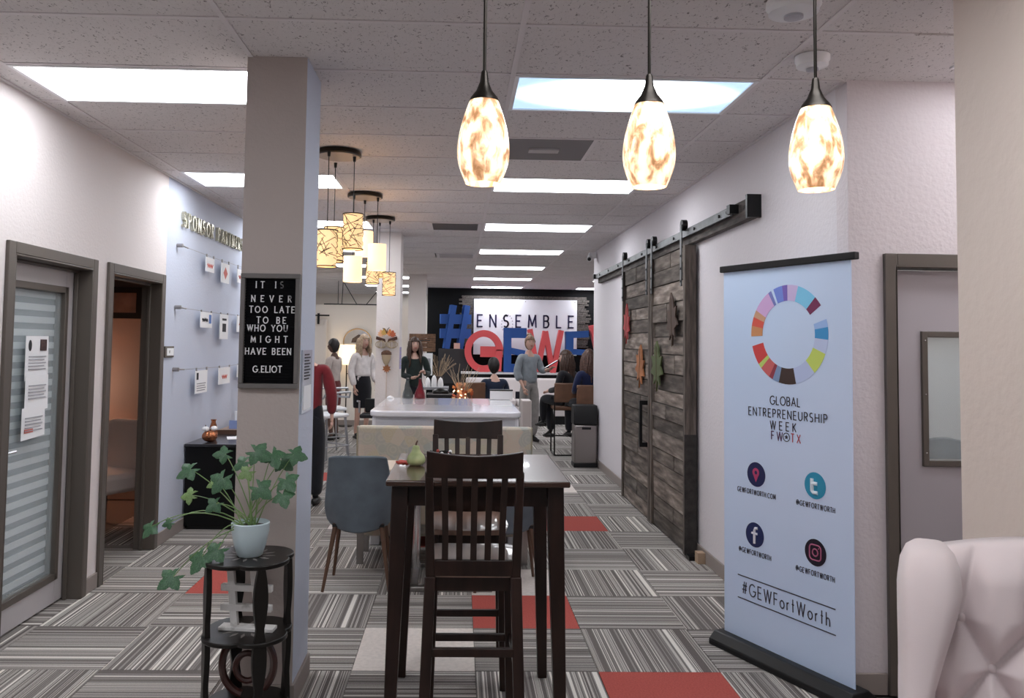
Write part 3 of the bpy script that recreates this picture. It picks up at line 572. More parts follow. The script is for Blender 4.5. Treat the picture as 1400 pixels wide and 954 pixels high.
# ------------------------------------------------------------------ white high table
t = thing('high_table', 'long glossy white high table with rounded corners behind the bench', 'table', (-.1, 7.36, 0))
M_acr = mat('white_acrylic', (.80, .80, .86), .12, coat=.4, noise=.03, nscale=2); M_acr2 = mat('frosted_acrylic', (.60, .60, .66), .35)
def rrect(x0, x1, y0, y1, r, n=8):
    P = []
    for cx, cy, a in ((x1-r, y1-r, 0), (x0+r, y1-r, 90), (x0+r, y0+r, 180), (x1-r, y0+r, 270)):
        P += [(cx+r*cos(math.radians(a+90*k/n)), cy+r*sin(math.radians(a+90*k/n))) for k in range(n+1)]
    return P
MB().prism(rrect(-.61, .61, -.80, .80, .10), (0, 0, 1.02), (1, 0, 0), (0, 1, 0), .05).build('tabletop', M_acr, t, bevel=.012)
MB().box(-.56, .56, -.76, -.745, .12, 1.02).build('front_panel', M_acr2, t); MB().box(-.56, .56, .745, .76, .12, 1.02).build('back_panel', M_acr2, t)
for x in (-.55, .55): MB().box(x-.04, x+.04, -.745, .745, 0, 1.02).build('end_panel', M_acr, t, bevel=.01)
# ------------------------------------------------------------------ letter board on the near pillar
t = thing('letter_board', 'grey framed black felt letter board with white quote letters hanging on the near pillar', 'sign', (-.853, 3.713, 1.66))
MB().box(-.133, .133, -.03, 0, -.258, -.236).box(-.133, .133, -.03, 0, .236, .258).box(-.133, -.113, -.03, 0, -.236, .236).box(.113, .133, -.03, 0, -.236, .236).build('frame', mat('board_frame', (.14, .13, .125), .5), t, bevel=.003)
mb = MB().box(-.113, .113, -.008, 0, -.236, .236)
for k in range(38): mb.box(-.113, .113, -.0125, -.008, -.234+k*.0124, -.234+k*.0124+.008)
mb.build('felt_panel', mat('black_felt', (.006, .006, .007), .95, spec=.1), t)
rows = [('IT IS', .208, -.066, .055, .028), ('NEVER', .145, -.085, .092, .027), ('TOO LATE', .096, -.092, .108, .027), ('TO BE', .048, -.058, .07, .027), ('WHO YOU', .012, -.10, .078, .027),
        ('MIGHT', -.038, -.082, .078, .027), ('HAVE BEEN', -.092, -.106, .096, .027), ('G.ELIOT', -.172, -.07, .056, .027)]
gcache = {}
for s, z, x0, x1, h in rows:
    def each(c, p, h=h):
        if c not in gcache: m_ = MB(); glyph(m_, c, (0, 0, 0), (1, 0, 0), (0, 0, 1), h, .0042, .002, .1, .78); gcache[c] = m_.mesh('letter', M_white)
        link('letter', gcache[c], t, loc=(p.x, -.0146, p.z))
    write(None, s, (x0, 0, z-h/2), (1, 0, 0), (0, 0, 1), h, 0, width=x1-x0-.0, sxs=.78, each=each)
t = thing('notice_holder', 'clear acrylic notice holder with printed sheet on the side of the near pillar', 'notice', (-.715, 3.86, 1.43))
MB().box(0, .006, -.115, .115, -.145, .145).build('acrylic_holder', mat('acrylic_notice', (.62, .66, .75), .15), t); MB().box(.006, .008, -.09, .09, -.13, -.02).build('paper_sheet', M_paper, t)
mb = MB()
for k in range(9): mb.box(.0065, .0085, -.08, .03+.03*(k % 2), .12-k*.014, .127-k*.014)
mb.build('printed_text', M_ink, t)
# ------------------------------------------------------------------ plant stand and plant
SX, SY = -.853, 3.45
M_stand = mat('black_lacquer', (.009, .007, .006), .35, spec=.35); M_mother = mat('inlay_leaf', (.22, .2, .19), .4)
t = thing('plant_stand', 'black lobed two-shelf plant stand in front of the near pillar', 'stand', (SX, SY, 0))
def lobes(R, a, n=4, N=72, ph=pi/4): return [(R*(1+a*abs(cos((2*pi*k/N+ph)*n/2))**.6)*cos(2*pi*k/N), R*(1+a*abs(cos((2*pi*k/N+ph)*n/2))**.6)*sin(2*pi*k/N)) for k in range(N)]
for nm, z, R in (('top_shelf', .71, .155), ('lower_shelf', .41, .155)):
    s_ = MB().prism(lobes(R, .22), (0, 0, z), (1, 0, 0), (0, 1, 0), .018).build(nm, M_stand, t, bevel=.004)
    pm = MB().prism([(.0, .0), (.008, .025), (0, .055), (-.008, .025)], (0, 0, 0), (1, 0, 0), (0, 1, 0), .001).mesh('inlay_petal', M_mother)
    for k in range(12): a = k*pi/6; link('inlay_petal', pm, s_, loc=(.05*cos(a), .05*sin(a), z+.018), rot=(0, 0, a-pi/2))
for a in (0, pi/2, pi, 3*pi/2):
    a += -pi/3; N = 40; R = .155
    P = []
    for i in range(N+1):
        z = .71*i/N; w_ = .015+.014*abs(sin(z*pi/.355*1.5))
        P.append((z, w_))
    poly = [(w_, z) for z, w_ in P]+[(-w_, z) for z, w_ in P[::-1]]
    MB().prism(poly, (R*cos(a)+.007*sin(a)*0, R*sin(a), 0), (-sin(a), cos(a), 0), (0, 0, 1), .022).build('leg', M_stand, t, bevel=.002)
# pot
px_, py_ = SX+.0, SY
t = thing('potted_plant', 'leafy green potted plant in a pale blue ceramic pot on the black plant stand', 'plant', (px_, py_, .728))
MB().lathe([(.046, 0), (.052, .005), (.066, .05), (.076, .10), (.078, .135), (.074, .138), (.072, .12), (.07, .118)], 40).build('pot', mat('pale_blue_glaze', (.55, .66, .70), .3, coat=.3), t, smooth=True)
MB().lathe([(.071, .118), (.03, .126), (.001, .127)], 24).build('soil', mat('potting_soil', (.03, .02, .015), .95, bump=.8), t)
M_leafs = [ramp_mat('leaf_green', [(.3, (.02, .065, .03)), (.55, (.04, .12, .05)), (.8, (.10, .21, .095))], 12, 3, .45), ramp_mat('leaf_young', [(.3, (.10, .20, .06)), (.7, (.26, .38, .14))], 12, 3, .45)]
def lobed_leaf(n=5, L=1.0):
    vs = [(0, 0, 0)]; N = 44
    for k in range(N+1):
        a = -2.65+5.3*k/N; r = .70+.17*cos(a*4.7)+.16*cos(a)+.04*cos(a*14); r *= (1-.12*abs(a)/2.6)
        vs.append((r*sin(a), r*cos(a)*1.05, -.22*r*r+.05*cos(a*n*1.2)*r))
    mid = [(v[0]*.5, v[1]*.5, v[2]*.25+.03) for v in vs[1:]]; o = len(vs); vs += mid
    fs = [(0, o+k, o+k+1) for k in range(N)]+[(o+k, 1+k, 2+k, o+k+1) for k in range(N)]
    return vs, fs
lmesh = []
for m in M_leafs:
    vs, fs = lobed_leaf(); mb = MB().add(vs, fs); me = mb.mesh('leaf', m, 2); lmesh.append(me)
leaves = [  # dx, dy, z (relative to pot base), size, tilt, young
 (-.385, -.06, .128, .034, 1, 0), (-.325, -.02, .135, .022, 2, 0), (-.27, -.12, -.055, .045, 1, 0), (-.165, -.10, .02, .048, 1, 0), (-.105, -.09, .045, .045, 3, 0), (-.265, .05, .235, .032, 2, 1), (-.245, -.03, .355, .040, 1, 0),
 (-.12, .03, .41, .034, 2, 0), (-.165, .06, .29, .028, 3, 1), (-.10, -.07, .325, .044, 0, 0), (-.045, .05, .375, .038, 1, 0), (.02, -.04, .43, .045, 2, 0), (.085, -.02, .42, .044, 1, 0), (.11, .05, .385, .042, 0, 0),
 (.17, .0, .415, .038, 2, 0), (.15, -.05, .32, .044, 1, 0), (.045, -.07, .29, .044, 2, 0), (-.13, -.05, .22, .032, 0, 0), (.145, -.08, .265, .04, 3, 0), (-.02, .02, .34, .032, 0, 1)]
for k, (dx, dy, z, sz, tl, yg) in enumerate(leaves):
    o = link('leaf', lmesh[yg], t, loc=(dx, dy, z)); out = math.atan2(dy, dx)
    face = Vector((-.25+.5*((k*7) % 5)/5, -1.0, .55+.3*(tl % 2))).normalized()
    drop = Vector((cos(out)*.5+random.uniform(-.3, .3), sin(out)*.3, -.6+.5*(tl == 2))); yv = (drop-face*drop.dot(face)).normalized(); xv = yv.cross(face)
    o.rotation_mode = 'QUATERNION'; o.rotation_quaternion = Matrix((xv, yv, face)).transposed().to_quaternion(); o.scale = (sz*1.45,)*3
    b0 = Vector((random.uniform(-.03, .03), random.uniform(-.03, .02), .122)); e = Vector((dx, dy, z)); md = (b0+e)/2+Vector((0, 0, .05+.06*(z < .2)))
    P = [b0*(1-s)**2+md*2*s*(1-s)+e*s*s for s in [q/7 for q in range(8)]]
    MB().tube(P, [.0028-.0012*q/7 for q in range(8)], 6).build('stem', M_leafs[1], t, smooth=True)
# hash sign on the lower shelf
t = thing('hash_sign', 'distressed white wooden hash symbol on a base, on the middle shelf of the plant stand', 'sign', (SX+.0, SY+.0, .428), -.12)
M_dist = ramp_mat('distressed_white_wood', [(.3, (.45, .42, .40)), (.42, (.82, .80, .78)), (.8, (.90, .88, .86))], 14, 4, .7)
MB().box(-.115, .115, -.03, .03, 0, .014).build('base', M_dist, t, bevel=.002)
mb = MB()
for a, b in (((-.055, .014), (-.078, .245)), ((.05, .014), (.02, .245))): mb.beam((a[0], 0, a[1]), (b[0], 0, b[1]), .03, .022)
mb.build('upright_bars', M_dist, t, bevel=.002)
MB().box(-.115, .10, -.013, .013, .075, .102).box(-.115, .10, -.013, .013, .155, .182).build('cross_bars', M_dist, t, bevel=.002)
at_ = MB(); P = [(.105*cos(a), 0, .14+.12*sin(a)) for a in [(-.9+2*pi*.86*k/40) for k in range(41)]]
at_.tube(P, .016, 8); at_.tube([(.05*cos(2*pi*k/24), 0, .13+.055*sin(2*pi*k/24)) for k in range(24)], .013, 8, True); at_.tube([(.055, 0, .18), (.055, 0, .09), (.08, 0, .07), (.1, 0, .11)], .013, 8)
o = at_.build('at_sign', mat('mahogany_red', (.06, .018, .014), .3, coat=.3), None, smooth=True, loc=(SX+.01, SY-.02, .155)); tag(o, 'dark red wooden at-symbol on the bottom of the plant stand', 'sign')
st = [o_ for o_ in bpy.data.objects if o_.name == 'plant_stand'][0]
MB().prism(lobes(.15, .2), (0, 0, .12), (1, 0, 0), (0, 1, 0), .016).build('bottom_shelf', M_stand, st, bevel=.004)
# ------------------------------------------------------------------ left wall
X0 = XL
mb = None
t = thing('sponsor_lettering', 'raised metallic SPONSOR PARTNERS letters high on the blue-grey left wall', 'sign', (X0+.012, 6.84, 2.565))
gc = {}
def each(c, p):
    if c not in gc: m_ = MB(); glyph(m_, c, (0, 0, 0), (0, 1, 0), (0, 0, 1), .115, .016, .03, .08, .8); gc[c] = m_.mesh('letter', mat('gold_metal', (.55, .52, .40), .25, .9))
    link('letter', gc[c], t, loc=(-.012+.0, p.y, p.z))
write(None, 'SPONSOR PARTNERS', (0, 0, 0), (0, 1, 0), (0, 0, 1),   .115, 0, width=1.84, sxs=.8, each=each)
M_tp = [mat('plaque_red', (.6, .15, .12), .6), mat('plaque_blue', (.1, .2, .5), .6), mat('plaque_grey', (.3, .3, .33), .6)]
rowsz = [(2.39, [(7.50, .25, .13, 2.30, 'small white plaque with faint red mark'), (7.99, .27, .19, 2.265, 'white plaque with a red diamond emblem'), (8.55, .26, .14, 2.28, 'third white plaque')]),
         (1.88, [(7.44, .33, .14, 1.795, 'wide plaque with lettering and blue block'), (8.00, .27, .24, 1.745, 'tall white plaque with a dark panel'), (8.62, .32, .17, 1.785, 'white plaque with faint pink lettering')]),
         (1.37, [(7.35, .33, .20, 1.245, 'white plaque with black corner square'), (8.06, .38, .16, 1.27, 'white plaque with red script'), (8.66, .28, .13, 1.30, 'third white plaque')])]
rown = ('top', 'middle', 'lowest')
for r, (z, pl) in enumerate(rowsz):
    t = thing('cable_rail', f'{rown[r]} thin steel display cable with wall standoff on the blue-grey wall', 'cable', (X0, 6.76, z))
    MB().tube([(0, 0, 0), (.05, 0, 0)], .016, 12).tube([(.04, 0, 0), (.045, .14, -.005)], .006, 8).build('standoff', M_steel, t, smooth=True)
    MB().tube([(.045, .12, -.004), (.045, 1.1, -.012), (.045, 2.4, 0)], .0018, 6).build('cable', M_steel, t)
    MB().tube([(0, 2.42, 0), (.05, 2.42, 0)], .016, 12).build('standoff', M_steel, t, smooth=True)
    for k, (y, w, h, zc, lab) in enumerate(pl):
        p = thing('sponsor_plaque', f'{lab} hanging from the {rown[r]} cable on the blue-grey wall', 'plaque', (X0+.05, y, zc), 0, 'sponsor plaques on cables')
        MB().box(-.003, .003, -w/2, w/2, -h/2, h/2).build('card', M_paper, p)
        MB().box(-.004, .005, -w/2+.01, -w/2+.03, h/2-.002, z-zc+.0).box(-.004, .005, w/2-.03, w/2-.01, h/2-.002, z-zc+.0).build('hanging_clip', M_steel, p)
        g = MB()
        if r == 0 and k == 1: g.prism([(0, -.06), (.07, 0), (0, .06), (-.07, 0)], (.0035, 0, 0), (0, 1, 0), (0, 0, 1), .001); g.build('printed_emblem', M_tp[0], p)
        elif r == 1 and k == 1: g.box(.003, .0045, -.06, .06, -.05, .03).box(.003, .0045, -.07, .07, .06, .08); g.build('printed_panel', M_ink, p)
        elif r == 1 and k == 0:
            g.tube([(.004, -.13+.012*q, .015*sin(q*2.3)) for q in range(14)], .006, 4); g.build('printed_mark', M_ink, p); MB().box(.003, .0045, .07, .14, -.03, .05).build('printed_block', M_tp[1], p)
        elif r == 2 and k == 0:
            g.box(.003, .0045, -.14, -.09, .02, .08); g.build('printed_square', M_ink, p); g = MB(); [g.box(.003, .0045, -.13, .12-.02*(q % 2), -.02-q*.02, -.012-q*.02) for q in range(4)]; g.build('printed_text', M_tp[2], p)
        else: g.tube([(.004, -.09+.013*q, -.01+.02*sin(q*2.1)) for q in range(14)], .004, 4); g.build('printed_script', M_tp[0], p)
t = thing('room_sign', 'small bronze and white room sign beside the open left doorway', 'sign', (X0+.001, 6.64, 1.515))
MB().box(0, .012, -.10, .10, -.045, .045).build('plate', M_frame, t, bevel=.003); MB().box(.012, .015, -.065, .085, -.03, .03).build('insert', M_paper, t); write(MB(), 'IT', (.016, -.02, -.01), (0, 1, 0), (0, 0, 1), .02, .003).build('lettering', M_ink, t)
t = thing('taped_notice', 'long printed sheets taped to the blinds door at far left', 'notice', (-2.425, 4.76, 1.35))
M_pr = mat('print_grey', (.35, .35, .38), .8)
for k, (y0, y1, z0, z1, dx) in enumerate(((-.125, .125, .02, .275, 0), (-.12, .13, -.16, .05, .004), (-.15, .10, -.31, -.13, .007))):
    s_ = MB().add([(dx, y0, z0), (dx+.004, y1, z0+.012), (dx, y1+.0, z1), (dx, y0, z1), (dx+.0015, y0, z0), (dx+.0055, y1, z0+.012), (dx+.0015, y1, z1), (dx+.0015, y0, z1)], [(0, 1, 2, 3), (4, 5, 6, 7), (0, 1, 5, 4), (1, 2, 6, 5), (2, 3, 7, 6), (3, 0, 4, 7)]).build('paper_sheet', M_paper, t)
    g = MB()
    for q in range(5): g.box(dx+.005, dx+.007, y0+.03, y1-.03-.02*(q % 2), z1-(.12 if k == 0 else .06)-q*.018, z1-(.12 if k == 0 else .06)-q*.018+.005)
    g.build('printed_text', M_pr, s_)
MB().box(.003, .006, .03, .10, .19, .255).build('printed_photo', mat('photo_dark', (.06, .03, .03), .6, noise=.6, nscale=60), t); MB().ball((.003, -.08, .22), (.003, .018, .032), 12, 8).build('printed_seal', M_ink, t); MB().box(.01, .0125, -.12, -.03, -.27, -.25).build('printed_logo', M_tp[0], t)
# den armchair + lamp
M_linen = mat('linen_upholstery', (.80, .72, .68), .9, sheen=.3)
t = thing('armchair', 'pale armchair with nailhead trim inside the dim room on the left', 'chair', (-2.98, 7.1, 0), -.5)
MB().prism(rrect(-.29, .29, 0, .55, .16), (0, .26, .36), (1, 0, 0), (0, 0, 1), .13).build('backrest', M_linen, t, bevel=.04)
MB().box(-.31, .31, -.33, .26, .34, .50).build('seat', M_linen, t, bevel=.04)
for x in (-.27, .27):
    for y in (-.28, .2): MB().tube([(x, y, 0), (x, y, .35)], [.015, .022], 8).build('leg', M_dwood, t)
nh = MB().ball((0, 0, 0), .008, 8, 5).mesh('nailhead', M_bronze, 2)
for k in range(17): link('nailhead', nh, t, loc=(-.29+k*.036, -.333, .365))
t = thing('table_lamp', 'glowing lamp hidden behind the wall of the dim left room', 'lamp', (-3.78, 7.95, 0))
MB().lathe([(.12, 0), (.12, .02), (.02, .04), (.015, 1.05)], 20).build('base', M_bronze, t); MB().lathe([(.16, 1.0), (.11, 1.27)], 28, cap=False).build('lamp_shade', mat('warm_shade', (1, .6, .35), .8, emit=9, ecol=(1, .56, .38)), t)
t = thing('wall_picture', 'dark framed picture high on the wall of the dim left room', 'picture', (-3.62, 8.38, 1.98)); MB().box(-.40, .40, -.03, 0, -.16, .16).build('frame', M_bk, t); MB().box(-.34, .34, -.034, -.03, -.10, .10).build('print', mat('dark_print', (.12, .08, .07), .7, noise=.4, nscale=6), t)
# ------------------------------------------------------------------ credenza and its things
t = thing('credenza', 'black credenza against the blue-grey wall left of the near pillar', 'cabinet', (-2.10, 7.95, 0))
MB().box(-.225, .225, -.85, .85, .03, .70).build('body', mat('black_laminate', (.004, .004, .0045), .5, spec=.2), t, bevel=.004); MB().box(-.235, .235, -.865, .865, .70, .725).build('top', mat('black_top', (.03, .03, .034), .2), t, bevel=.004)
for k in range(3):
    dr = MB().box(.225, .24, -.84+k*.56, -.29+k*.56, .06, .68).build('door', mat('black_laminate', (0, 0, 0)), t, bevel=.003); MB().box(.24, .255, -.34+k*.56, -.325+k*.56, .35, .5).build('handle', M_bkm, dr)
MB().box(-.2, .2, -.83, .83, 0, .03).build('plinth', M_bk, t)
def ribbed(mb, c, R, Hh, n=8, m=10, N=48):
    vs = []
    for i in range(m+1):
        a = pi*i/m
        for k in range(N):
            th = 2*pi*k/N; r = R*(sin(a)+.02)*(1-.10*abs(sin(th*n/2+pi/2))**6*1.0-.0)*(.92+.08*abs(sin(th*n/2)))
            vs.append((c[0]+r*cos(th), c[1]+r*sin(th), c[2]-Hh*cos(a)*(1-.15*sin(a)**2*0)))
    fs = [(i*N+k, i*N+(k+1) % N, (i+1)*N+(k+1) % N, (i+1)*N+k) for i in range(m) for k in range(N)]
    return mb.add(vs, fs)
t = thing('copper_pumpkin', 'copper pumpkin on the near end of the black credenza', 'pumpkin', (-2.17, 7.25, .725)); ribbed(MB(), (0, 0, .05), .065, .05).build('pumpkin_body', mat('copper', (.45, .17, .08), .25, .9), t, smooth=2)
MB().tube([(0, 0, .095), (.004, 0, .11)], .007, 8).build('stem', M_walnut, t)
for k, (dx, dy, dz, nm) in enumerate(((-.028, -.03, .115, 'left'), (.03, .02, .115, 'right'))):
    t = thing('white_pumpkin', f'tiny white pumpkin on top of the copper pumpkin, the {nm} one', 'pumpkin', (-2.17+dx, 7.25+dy, .725+dz)); ribbed(MB(), (0, 0, 0), .03, .022).build('pumpkin_body', M_whitem, t, smooth=2); MB().tube([(0, 0, .02), (0, 0, .035)], .004, 6).build('stem', M_walnut, t)
t = thing('copper_vase', 'small copper vase behind the little pumpkins on the credenza', 'vase', (-2.19, 7.42, .725)); MB().lathe([(.025, 0), (.04, .05), (.03, .12), (.018, .16), (.026, .18)], 24).build('vase_body', mat('copper', (0, 0, 0)), t, smooth=True)
t = thing('wooden_tray', 'pale wooden desktop riser on the far part of the credenza', 'tray', (-2.13, 8.28, .725)); MB().box(-.17, .17, -.42, .42, 0, .03).build('board', mat('tan_wood', (.35, .24, .18), .5), t); MB().box(-.17, .17, -.425, -.42, 0, .04).build('lip', M_walnut, t)
t = thing('card_holder', 'blue and white brochure holder on the credenza', 'holder', (-2.16, 8.05, .756)); MB().box(-.06, .06, -.02, .02, 0, .08).build('clear_box', mat('tinted_acrylic', (.25, .33, .6), .2), t); MB().cbox((.01, .015, .10), (.05, .012, .14), Matrix.Rotation(.2, 3, 'X')).build('brochure', M_paper, t)
t = thing('tablet_stand', 'white curved tablet stand on the credenza', 'stand', (-2.13, 8.40, .762)); MB().tube([(.0, -.14, .012), (.01, -.0, .012), (.02, .07, .04), (.03, .09, .10), (.02, .06, .17), (.0, .0, .22)], [.012, .018, .02, .02, .018, .014], 10).build('curved_arm', M_white, t, smooth=True)
t = thing('pen_box', 'brown box holding pens at the far end of the credenza', 'box', (-2.12, 8.6, .756)); MB().box(-.07, .07, -.05, .05, 0, .20).build('box_body', mat('kraft_brown', (.16, .08, .05), .7), t)
for k, (x, a) in enumerate(((-.03, -.1), (.0, .05), (.035, .2))): MB().tube([(x, 0, .12), (x+a*.2, 0, .34)], .005, 6).build('pen', (M_ink, M_steel, M_walnut)[k], t)
for k, (x, y, a, lab) in enumerate(((-2.02, 7.55, .3, 'white sheet of paper on the near end of the credenza'), (-1.96, 7.78, -.2, 'second white sheet of paper on the credenza, behind the first'))):
    o = MB().cbox((0, 0, .001), (.16, .22, .002)).build('paper_sheet', M_paper, None, loc=(x, y, .726)); o.rotation_euler.z = a; tag(o, lab, 'paper')
# ------------------------------------------------------------------ barn doors
M_hw = mat('black_hardware', (.02, .02, .021), .4, .7)
t = thing('barn_door_track', 'flat steel sliding-door track on a weathered wooden header along the right wall', 'track', (XR, 7.86, 2.50))
MB().box(-.05, 0, -2.83, 2.83, -.07, .065).build('header_board', M_barnx, t, bevel=.004)
MB().box(-.085, -.073, -2.55, 2.88, -.015, .045).build('rail', M_iron, t, bevel=.002)
bo = MB().tube([(-.094, 0, 0), (-.05, 0, 0)], .012, 10).mesh('bolt', M_hw)
for y in (-2.3, -1.7, -1.1, -.5, .1, .7, 1.3, 1.9, 2.5): link('bolt', bo, t, loc=(0, y, .015))
MB().box(-.09, 0, -2.86, -2.83, -.075, .07).build('end_cap', M_hw, t)
for y in (-2.56, 2.86): MB().box(-.11, -.05, y-.03, y+.03, -.01, .05).tube([(-.08, y, .02), (-.08, y+.1, .02)], .016, 10).build('end_stop', M_hw, t)
def barn_door(name, label, y0, y1, hands, deep=False):
    t = thing(name, label, 'door', (1.80, (y0+y1)/2, .012)); w = (y1-y0)/2; Hd = 2.40; random.seed(int(y0*10))
    MB().box(.012, .02, -w+.02, w-.02, 0, Hd).build('backing', M_bkm, t)
    n = 17; hs = [random.uniform(.8, 1.2) for _ in range(n)]; tot = sum(hs); z = .0
    for k in range(n):
        h = hs[k]/tot*Hd; pr = random.uniform(-.014, .006); M_barn = random.choice(M_barns)
        if k % 3 == 1:
            sp = random.uniform(-.4, .4)*w
            MB().box(-.014+pr, .012, -w+.05, sp-.001, z+.004, z+h-.005).build('plank', M_barn, t); MB().box(-.018+pr, .012, sp+.001, w-.05, z+.004, z+h-.005).build('plank', M_barn, t)
        else: MB().box(-.014+pr, .012, -w+.05, w-.05, z+.004, z+h-.005).build('plank', M_barn, t)
        z += h
    for s in (-1, 1):
        near = (s == -1 and deep)
        MB().box(-.04, .05 if near else .012, s*w-(.0 if s < 0 else .055), s*w+(.055 if s < 0 else 0), 0, Hd).build('stile', M_barnv, t, bevel=.003)
    for y in hands:
        hg = MB().box(-.052, -.043, y-.022, y+.022, Hd-.32, Hd+.17).box(-.052, -.004, y-.018, y+.018, Hd+.13, Hd+.15).build('hanger_strap', M_iron, t, bevel=.002)
        wh = MB().tube([(-.045, y, Hd+.165), (-.005, y, Hd+.165)], .045, 20).build('wheel', M_hw, hg, smooth=True)
        b2 = MB().tube([(-.057, 0, 0), (-.05, 0, 0)], .010, 8).mesh('bolt', M_hw)
        for z in (Hd-.28, Hd-.18, Hd-.08): link('bolt', b2, hg, loc=(0, y, z))
    return t, w, Hd
bd, w, Hd = barn_door('barn_door', 'weathered plank sliding barn door nearer the camera with brown and green leaves', 6.33, 7.50, (-.50, .50), True)
MB().box(-.045, .05, -w-.006, -w+.0, .0, .92).build('post_patch', mat('dark_post_wood', (.035, .03, .028), .8, noise=.4, nscale=20), bd)  # darker lower part of the near end post
bd2, w, Hd = barn_door('barn_door', 'weathered plank sliding barn door farther away with red and orange leaves', 7.53, 8.80, (-.55, .57))
# pull handle on the farther door near the seam
ph = MB().box(-.10, -.075, -.52, -.475, .66, 1.09); ph.box(-.08, -.02, -.52, -.475, 1.05, 1.09).box(-.08, -.02, -.52, -.475, .66, .70); ph.build('pull_handle', M_hw, bd2, bevel=.002)
t = thing('floor_guide', 'small black and tan floor guide at the near foot of the barn doors', 'guide', (1.80, 6.24, 0)); MB().box(-.04, .02, -.03, .06, 0, .03).build('bracket', M_hw, t); MB().box(.0, .06, -.12, -.04, 0, .08).build('wood_block', mat('raw_pine', (.45, .32, .22), .7), t)
for lab, y, z, w_, h_, col, a in (('red fabric leaf on the farther barn door', 8.50, 1.845, .16, .21, (.36, .05, .05), .1), ('dark brown fabric leaf high on the nearer barn door', 6.68, 1.84, .18, .22, (.07, .045, .035), -.1),
                        ('orange fabric leaf low on the farther barn door', 7.86, 1.42, .20, .21, (.36, .14, .055), .15), ('olive green fabric leaf on the nearer barn door by the seam', 7.19, 1.44, .22, .22, (.075, .095, .035), .0)):
    t = thing('fabric_leaf', lab, 'leaf', (1.756, y, z))
    R = Matrix.Rotation(a, 3, 'X'); u = R @ Vector((0, 1, 0)); v = R @ Vector((0, 0, 1))
    MB().prism([(x*w_, yy*h_) for x, yy in leaf_out], (0, 0, 0), u, v, -.012).build('leaf_blade', mat('leaf_'+lab.split()[0]+'_felt', col, .85, noise=.15, nscale=20), t); MB().beam(Vector((-.013, 0, 0))-v*h_*1.05, Vector((-.013, 0, 0))+v*h_*.8, .004, .008).build('leaf_vein', mat('vein_brown', (.08, .05, .03), .8), t)
# ------------------------------------------------------------------ roll-up banner
t = thing('rollup_banner', 'tall pale roll-up banner with colour wheel and social media logos at the right', 'banner', (1.475, 4.53, 0), math.atan2(-.78, .35))
Wb = .855   # local x runs along the banner, local -y faces the camera
mbn = ramp_mat('banner_print_ground', [(.3, (.58, .72, .95)), (.7, (.66, .75, .95))], .8, 0, .35)
MB().box(.01, Wb-.0, -.004, .0, .05, 2.05).build('fabric', mbn, t)
MB().box(-.005, Wb+.035, -.022, .012, 2.03, 2.065).build('top_rail', M_bk, t, bevel=.004)
MB().prism([(-.09, 0), (.10, 0), (.10, .03), (.05, .07), (-.05, .07), (-.09, .03)], (-.02, 0, 0), (0, 1, 0), (0, 0, 1), Wb+.05).build('base_cassette', M_bk, t, bevel=.006)
MB().tube([(Wb/2, .04, .06), (Wb/2, .03, 2.04)], .008, 8).build('support_pole', M_steel, t)
yb = -.0055; U = (1, 0, 0); V = (0, 0, 1)
def flat(nm, f, col, lab=None, rough=.5, parent=None): m_ = MB(); f(m_); return m_.build(nm, mat('print_%d_%d_%d' % tuple(int(c*100) for c in col), col, rough), parent or t, label=lab)
seg = [(90, 74, (.62, .50, .78)), (74, 46, (.22, .60, .86)), (46, 34, (.20, .03, .10)), (17, 8, (.35, .52, .86)), (8, -6, (.05, .30, .62)), (-6, -22, (.55, .62, .86)), (-22, -48, (.60, .72, .15)), (-48, -78, (.52, .60, .86)),
       (-78, -104, (.055, .03, .025)), (-104, -114, (.22, .32, .52)), (-114, -120, (.30, .04, .06)), (-120, -136, (.62, .13, .13)), (-136, -142, (.50, .65, .15)), (-142, -166, (.66, .06, .06)), (182, 169, (.62, .28, .12)), (169, 158, (.70, .10, .07)), (158, 149, (.62, .35, .22)), (149, 121, (.66, .42, .72)), (121, 116, (.20, .22, .55)), (112, 98, (.18, .26, .72)), (98, 90, (.20, .13, .50))]
for a0, a1, c in seg:
    flat('wheel_segment', lambda m_: m_.ring((.472, yb, 1.683), U, V, .172, .252, math.radians(a1), math.radians(a0), -.001, 5), c)
dk = (.035, .03, .05)
for s, x0, x1, z, h in (('GLOBAL', .352, .548, 1.345, .042), ('ENTREPRENEURSHIP', .200, .712, 1.278, .042), ('WEEK', .352, .522, 1.218, .042)):
    flat('lettering', lambda m_: write(m_, s, (x0, yb, z-h/2), U, V, h, .0048, .001, width=x1-x0, sxs=.8), dk)
flat('lettering', lambda m_: write(m_, 'FW', (.36, yb, 1.144), U, V, .042, .0048, .001, width=.074, sxs=.8), (.10, .03, .10)); flat('lettering', lambda m_: write(m_, 'TX', (.49, yb, 1.144), U, V, .042, .0048, .001, width=.06, sxs=.8), (.45, .05, .08))
flat('star_emblem', lambda m_: (m_.ring((.459, yb, 1.165), U, V, .019, .023, 0, 2*pi, -.001, 16), m_.prism([((.013 if k % 2 == 0 else .006)*sin(k*pi/5), (.013 if k % 2 == 0 else .006)*cos(k*pi/5)) for k in range(10)], (.459, yb, 1.165), U, V, -.001)), dk)
def disc(nm, x, z, col): return flat(nm, lambda m_: m_.prism([(.064*cos(k*pi/18), .064*sin(k*pi/18)) for k in range(36)], (x, yb, z), U, V, .001), col)
ic = disc('location_icon', .252, .948, (.015, .02, .09)); y2 = yb-.0022
flat('pin_mark', lambda m_: (m_.ring((.252, y2, .958), U, V, .010, .024, 0, 2*pi, .001, 16), m_.prism([(-.021, .0), (0, -.042), (.021, 0), (.008, -.006), (-.008, -.006)], (.252, y2, .950), U, V, .001)), (.52, .06, .16), parent=None)
